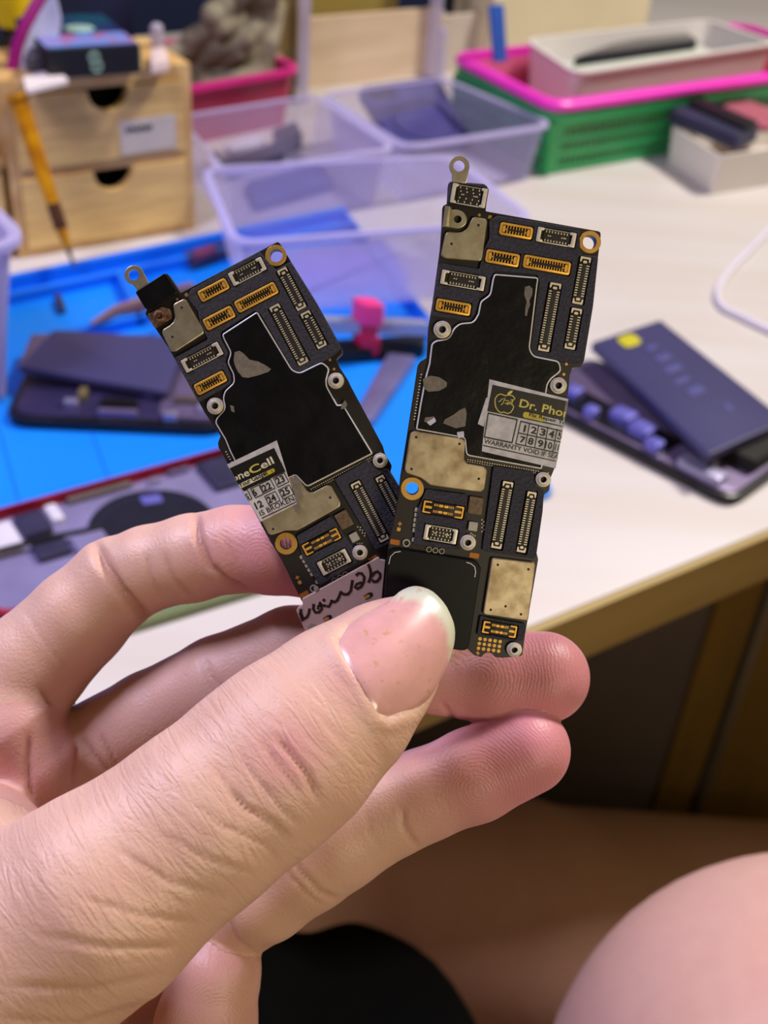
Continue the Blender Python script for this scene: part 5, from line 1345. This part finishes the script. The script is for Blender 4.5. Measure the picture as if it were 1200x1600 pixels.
# silicone repair mat
M_MAT = mat('blue_silicone', (0, 134, 250), .48, 0, .06, 12); M_MATR = mat('blue_ridge', (0, 116, 236), .48, 0, .06, 12)
MQ = [np.array(q) for q in ((-.30, -.390), (.154, -.408), (.250, -.030), (-.26, -.062))]
def mst(u, v): return (MQ[0] * (1 - u) + MQ[1] * u) * (1 - v) + (MQ[3] * (1 - u) + MQ[2] * u) * v
mt = empty('silicone_mat', W(-.03, -.2, TZ), 'bright blue silicone repair mat with ridged compartments on the desk', 'mat')
mb = MB(); mb.prism(fillet([tuple(q) for q in MQ], .008, 4), TZ + .0003, TZ + .004, bevel=.001, mp=lambda u, v, w: W(u, v, w)); mb.build('mat_sheet', M_MAT, mt)
def ridge(u0, u1, v0, v1, h=.010):
    mb = MB(); mb.prism([tuple(mst(u, v)) for u, v in ((u0, v0), (u1, v0), (u1, v1), (u0, v1))], TZ + .0035, TZ + .004 + h, bevel=.001, mp=lambda u, v, w: W(u, v, w)); mb.build('ridge', M_MATR, mt)
ridge(.002, .998, .985, .999); ridge(.002, .998, .925, .937, .008); ridge(.49, .62, .735, .75, .008); ridge(.49, .62, .665, .678, .008); ridge(.992, .999, .30, .99, .008)
ridge(.605, .615, .735, .925, .008); ridge(.40, .403, .12, .66, .0006); ridge(.50, .503, .12, .66, .0006)
mb = MB(); mb.prism([tuple(q) for q in (mst(.01, -.012), mst(.86, -.012), mst(.86, .004), mst(.01, .004))], TZ + .0003, TZ + .0045, mp=lambda u, v, w: W(u, v, w)); mb.build('front_lip', mat('teal_edge', (112, 124, 84), .5, 0, .1, 20), mt)

ZM = TZ + .0049
# tools on the mat
M_TWZ = mat('brown_tweezer', (150, 116, 118), .4, .4, .2, 60)
tq = [at_z(x, y, ZM + .011) for x, y in ((142, 506), (180, 486), (228, 474), (300, 452))]
tz_ = empty('tweezers', tq[0], 'brownish bent tweezers lying across the back of the blue mat', 'tweezers')
for k in (-1, 1):
    mb = MB(); mb.tube([p + np.array([0, 0, .0022 * k * min(1, i * .5)]) for i, p in enumerate(tq)], [.0012, .0026, .0034, .003], 8); mb.build('tweezer_arm', M_TWZ, tz_, True)
p0, p1 = at_z(90, 462, ZM + .002), at_z(97, 486, ZM + .002)
mb = MB(); mb.tube([p0, p0 * .5 + p1 * .5, p1], [.0022, .0026, .0022], 10); tag(mb.build('driver_bit', M_BLADE, None, True), 'short dark screwdriver bit lying on the blue mat', 'bit')
lump('dark_flex', [(285, 404), (352, 384), (366, 398), (300, 420)], ZM + .002, .005, M_SLATE, 'slate flex part behind the leaning circuit board', 'flex part')
lump('red_module', [(300, 398), (332, 388), (338, 396), (306, 408)], ZM + .0075, .004, mat('wine_plastic', (128, 58, 92), .5, 0, .2, 40), 'wine coloured chip carrier on the slate flex part', 'chip carrier')
lump('violet_sheet', [(428, 462), (646, 442), (600, 376), (470, 392)], ZM + .0002, .0016, mat('violet_film', (122, 92, 232), .4, 0, .1, 20), 'sheet of violet film on the mat under the clear box', 'film')
# pink clamp and its bar
cb0, cb1 = at_z(500, 506, ZM + .020), at_z(668, 512, ZM + .020)
clamp = empty('clamp', at_z(572, 545, ZM), 'pink jawed clamp on a pale bar between the two circuit boards', 'clamp')
mb = MB(); mb.box((cb0 + cb1) / 2 * [1, 1, 1], (cb1 - cb0) / 2, np.array([*E2, 0]) * .004, np.array([0, 0, .004])); mb.build('slide_bar', mat('pale_bar', (176, 176, 196), .35, .4, .1, 40), clamp)
cq = at_z(572, 530, ZM + .012); exx = (cb1 - cb0) / np.linalg.norm(cb1 - cb0)
def along_z(p, h0, h1, w, dpt, nm, m):
    mb = MB(); mb.prism(rrect(0, 0, w, dpt, .003, 3), h0, h1, bevel=.001, mp=lambda u, v, q: p + exx * u + np.array([*E2, 0]) * v + np.array([0, 0, q])); mb.build(nm, m, clamp, True)
M_CLP = mat('clamp_pink', (236, 62, 138), .35, 0, .1, 40); M_CLR = mat('clamp_red', (190, 26, 76), .4, 0, .15, 40)
along_z(cq, -.008, .004, .012, .014, 'clamp_foot', M_CLR); along_z(cq, .004, .012, .009, .012, 'clamp_neck', M_CLR); along_z(cq, .012, .026, .014, .014, 'clamp_head', M_CLP)
lump('black_bar', [(500, 568), (664, 556), (664, 538), (500, 548)], ZM + .001, .008, mat('black_anodised', (14, 20, 26), .4, .2, .2, 40), 'dark bar lying on the blue mat beneath the pink clamp', 'bar')
lump('grey_frame_strip', [(546, 668), (580, 668), (650, 566), (606, 560)], ZM, .005, mat('lavender_metal', (128, 122, 168), .35, .4, .2, 40), 'lavender grey metal strip lying diagonally on the mat', 'strip')

# phones being repaired
M_PHB = mat('phone_black', (16, 14, 22), .32, 0, .2, 30); M_BATT = mat('battery_violet', (62, 60, 104), .45, 0, .1, 16); M_MET = mat('bracket_metal', (176, 172, 206), .35, .6, .2, 60)
M_LAV = mat('lavender_bits', (120, 118, 214), .35, .3, .25, 90); M_YST = mat('yellow_sticker', (196, 188, 30), .5, 0, .1, 50); M_GREYM = mat('grey_metal_sheet', (118, 104, 140), .4, .4, .2, 40)
def phone_frame(c0, cx_, w, l, z):
    # c0 = a corner, cx_ = direction along its length
    ex = np.array([cx_[0], cx_[1]]); ex /= np.linalg.norm(ex); ey = np.array([-ex[1], ex[0]])
    return lambda u, v, h: np.array([*(np.array(c0[:2]) + ex * u + ey * v), z + h])
def part(mpf, name, outline, h0, h1, m, parent, r=.004, bevel=.0008, holes=()):
    mb = MB(); mb.prism(fillet(outline, r, 4), h0, h1, holes, bevel, mp=mpf); return mb.build(name, m, parent, True)
def R_(u0, v0, u1, v1): return [(u0, v0), (u1, v0), (u1, v1), (u0, v1)]
# right phone: battery lifted on a display assembly
P1, P2 = at_z(885, 655, TZ + .004), at_z(1143, 788, TZ + .004)
ph = empty('phone_screen_assembly', (P1 + P2) / 2, 'opened phone display with a violet battery and yellow dot on the bare desk', 'phone')
dirn = (P1 - P2); Lp = .150
f_ = phone_frame(P2, dirn, .072, Lp, TZ + .0006)
v_sign = -1
def fr_(u, v, h): return f_(u, -v, h)
part(fr_, 'display_panel', R_(0, 0, Lp, .074), 0, .0055, M_PHB, ph, .012, .0015)
part(fr_, 'mid_plate', R_(.003, .003, Lp - .004, .071), .0055, .0066, M_GREYM, ph, .009, .0004)
part(fr_, 'dark_well', R_(.05, .006, .145, .030), .0066, .0076, M_PHB, ph, .003, .0003)
for q in (R_(.064, .010, .078, .022), R_(.080, .014, .094, .026), R_(.098, .005, .106, .013), R_(.052, .004, .062, .012), R_(.118, .014, .128, .024)): part(fr_, 'camera_bracket', q, .0076, .013, M_LAV, ph, .002, .001)
part(fr_, 'speaker_module', R_(.012, .004, .040, .015), .0066, .011, M_MET, ph, .003, .001)
part(fr_, 'screw_post', R_(.022, .016, .028, .022), .0066, .012, M_MET, ph, .0025, .001)
zb_ = TZ + .018
BQ = [at_z(1105, 722, zb_), at_z(1225, 668, zb_), at_z(1030, 508, zb_ + .001), at_z(922, 546, zb_)]
quad_slab('battery', BQ, .005, M_BATT, ph, .002, .0008)
def bq(u, v): return (BQ[0] * (1 - u) + BQ[1] * u) * (1 - v) + (BQ[3] * (1 - u) + BQ[2] * u) * v
quad_slab('yellow_dot', [bq(.28, .86), bq(.52, .86), bq(.52, .965), bq(.28, .965)], .0004, M_YST, ph, .005, .0001, lift=.005)
for u, v, w_, h_ in ((.55, .80, .16, .02), (.55, .70, .2, .03), (.52, .60, .22, .03), (.48, .50, .2, .02), (.5, .40, .2, .03), (.62, .22, .07, .03)):
    quad_slab('faint_print', [bq(u - w_ / 2, v - h_), bq(u + w_ / 2, v - h_), bq(u + w_ / 2, v + h_), bq(u - w_ / 2, v + h_)], .0002, mat('faint_blue_print', (78, 80, 140), .5, 0, .2, 200), ph, .001, .00005, lift=.005)
part(fr_, 'foam_pad', R_(.006, .03, .042, .068), .0066, .0155, mat('dark_foam', (20, 20, 14), .8, 0, .2, 40), ph, .003, .001)
# left phone on the mat
Q1, Q2 = at_z(6, 657, ZM + .004), at_z(352, 672, ZM + .004)
pl_ = empty('phone_screen_assembly', (Q1 + Q2) / 2, 'opened phone display with a dark violet battery lying on the blue mat', 'phone')
g_ = phone_frame(Q1, Q2 - Q1, .074, .15, ZM); Lq = np.linalg.norm(Q2 - Q1)
part(g_, 'display_panel', R_(0, 0, Lq, .076), 0, .0055, M_PHB, pl_, .013, .0015)
part(g_, 'mid_plate', R_(.004, .004, Lq - .004, .072), .0055, .0064, mat('plate_violet', (52, 46, 86), .4, .2, .25, 50), pl_, .01, .0004)
part(g_, 'end_plate', R_(Lq - .038, .006, Lq - .005, .060), .0064, .0074, M_GREYM, pl_, .008, .0004)
zq_ = ZM + .012
quad_slab('battery', [at_z(30, 582, zq_), at_z(262, 622, zq_ - .003), at_z(292, 530, zq_), at_z(84, 524, zq_)], .004, M_BATT, pl_, .002, .0008)
for q, m_ in ((R_(.030, .012, .038, .017), M_MET), (R_(.036, .020, .041, .030), mat('brass_clip', (150, 136, 96), .4, .6, .2, 60)), (R_(.050, .012, .070, .020), M_PHB), (R_(.050, .004, .072, .008), M_GREYM), (R_(.086, .003, .094, .008), M_MET), (R_(.104, .010, .122, .018), M_MET), (R_(.072, .027, .078, .032), M_LAV), (R_(.09, .020, .108, .025), mat('dull_bronze', (104, 92, 88), .5, .4, .2, 60))): part(g_, 'connector_bit', q, .0064, .0105, m_, pl_, .0015, .0008)
quad_slab('corner_flex', [at_z(28, 578, zq_), at_z(40, 578, zq_), at_z(78, 526, zq_), at_z(50, 526, zq_)], .002, M_GREYM, pl_, .001, .0004)
# red framed phone housing at the front of the mat
S1, S2 = at_z(-70, 820, ZM + .006), at_z(395, 692, ZM + .006)
rd = empty('phone_housing', (S1 + S2) / 2, 'opened phone back housing with a red frame lying on the front of the mat', 'phone')
Lr = .165
_dir = (S2 - S1); hh = phone_frame(S2, -_dir, .076, Lr, ZM)
M_REDF = mat('red_frame', (172, 14, 34), .32, .3, .15, 40); M_INS = mat('lavender_inner', (150, 144, 190), .4, .3, .2, 40)
hv = lambda u, v, h: hh(u, v, h)
part(hv, 'red_frame', R_(0, 0, Lr, .078), 0, .009, M_REDF, rd, .012, .001, [fillet(R_(.0022, .0022, Lr - .0022, .0758), .010, 4)])
part(hv, 'inner_plate', R_(.002, .002, Lr - .002, .076), .0005, .003, M_INS, rd, .010, .0002)
cc_ = (.077, .042); rr_ = []
for a in np.linspace(0, 2 * math.pi, 41): rr_.append(hv(cc_[0] + .026 * math.cos(a), cc_[1] + .026 * math.sin(a), .0036))
mb = MB(); mb.prism([(cc_[0] + .031 * math.cos(a), cc_[1] + .031 * math.sin(a)) for a in np.linspace(0, 2 * math.pi, 41)[:-1]], .003, .0042, mp=hv); mb.build('charging_coil', mat('coil_black', (26, 26, 44), .45, 0, .3, 60), rd)
mb = MB(); mb.tube([p + [0, 0, .0006] for p in rr_], .0006, 6, False); mb.build('coil_ring', mat('coil_edge', (48, 48, 76), .4, .2, .2, 60), rd)
part(hv, 'white_pad', [(cc_[0] - .014, cc_[1] - .024), (cc_[0] - .004, cc_[1] - .026), (cc_[0] - .003, cc_[1] - .018), (cc_[0] - .013, cc_[1] - .016)], .0042, .0046, M_LAV, rd, .001, .0001)
for q, m_ in ((R_(.026, .004, .034, .011), M_WHT), (R_(.022, .016, .032, .024), M_WHT), (R_(.018, .004, .036, .030), M_SLATE), (R_(.040, .003, .052, .006), M_GREYM), (R_(.058, .006, .064, .009), M_MET), (R_(.072, .002, .106, .006), mat('grey_strip', (118, 106, 104), .5, .4, .2, 60)), (R_(.112, .004, .118, .018), M_WHT), (R_(.120, .006, .134, .024), M_SLATE), (R_(.136, .008, .150, .03), M_WHT), (R_(.118, .03, .134, .044), M_SLATE), (R_(.10, .034, .116, .07), M_INS), (R_(.006, .012, .018, .05), M_SLATE)): part(hv, 'inner_part', q, .003, .0058 + .0012 * (q[0][0] % .01) * 100 * .5, m_, rd, .0015, .0006)
mb = MB(); mb.tube([hv(.100, .034, .006), hv(.125, .032, .0075), hv(.165, .030, .0075)], .0013, 8); mb.build('black_lead', M_PHB, rd, True)

# milky container at the left edge
mk = tray('milky_container', [(-0.24, -0.205), (-0.057, -0.205), (-0.061, -0.085), (-0.24, -0.085)], ZM + .0002, TZ + .102, .0016, M_MILK, 'milky translucent container at the left edge of the mat', 'container', .02, .016, True, M_MILK, .005, .005)

# white cable on the desk
def cz(x, y): return at_z(x, y, TZ + .0026)
cp_ = [cz(*p) for p in ((1330, 258), (1262, 300), (1215, 345), (1180, 382), (1150, 412), (1128, 440), (1121, 462), (1130, 480), (1155, 493), (1190, 510), (1240, 534), (1330, 580))]
fine = []
for i in range(len(cp_) - 1):
    p0 = cp_[max(i - 1, 0)]; p1, p2 = cp_[i], cp_[i + 1]; p3 = cp_[min(i + 2, len(cp_) - 1)]
    for k in range(6):
        t = k / 6; fine.append(.5 * (2 * p1 + (p2 - p0) * t + (2 * p0 - 5 * p1 + 4 * p2 - p3) * t * t + (-p0 + 3 * p1 - 3 * p2 + p3) * t ** 3))
mb = MB(); mb.tube(fine, .0024, 10); tag(mb.build('cable', mat('white_cable', (226, 220, 240), .45, 0, .05, 40), None, True), 'white charging cable curving over the desk at the right edge', 'cable')
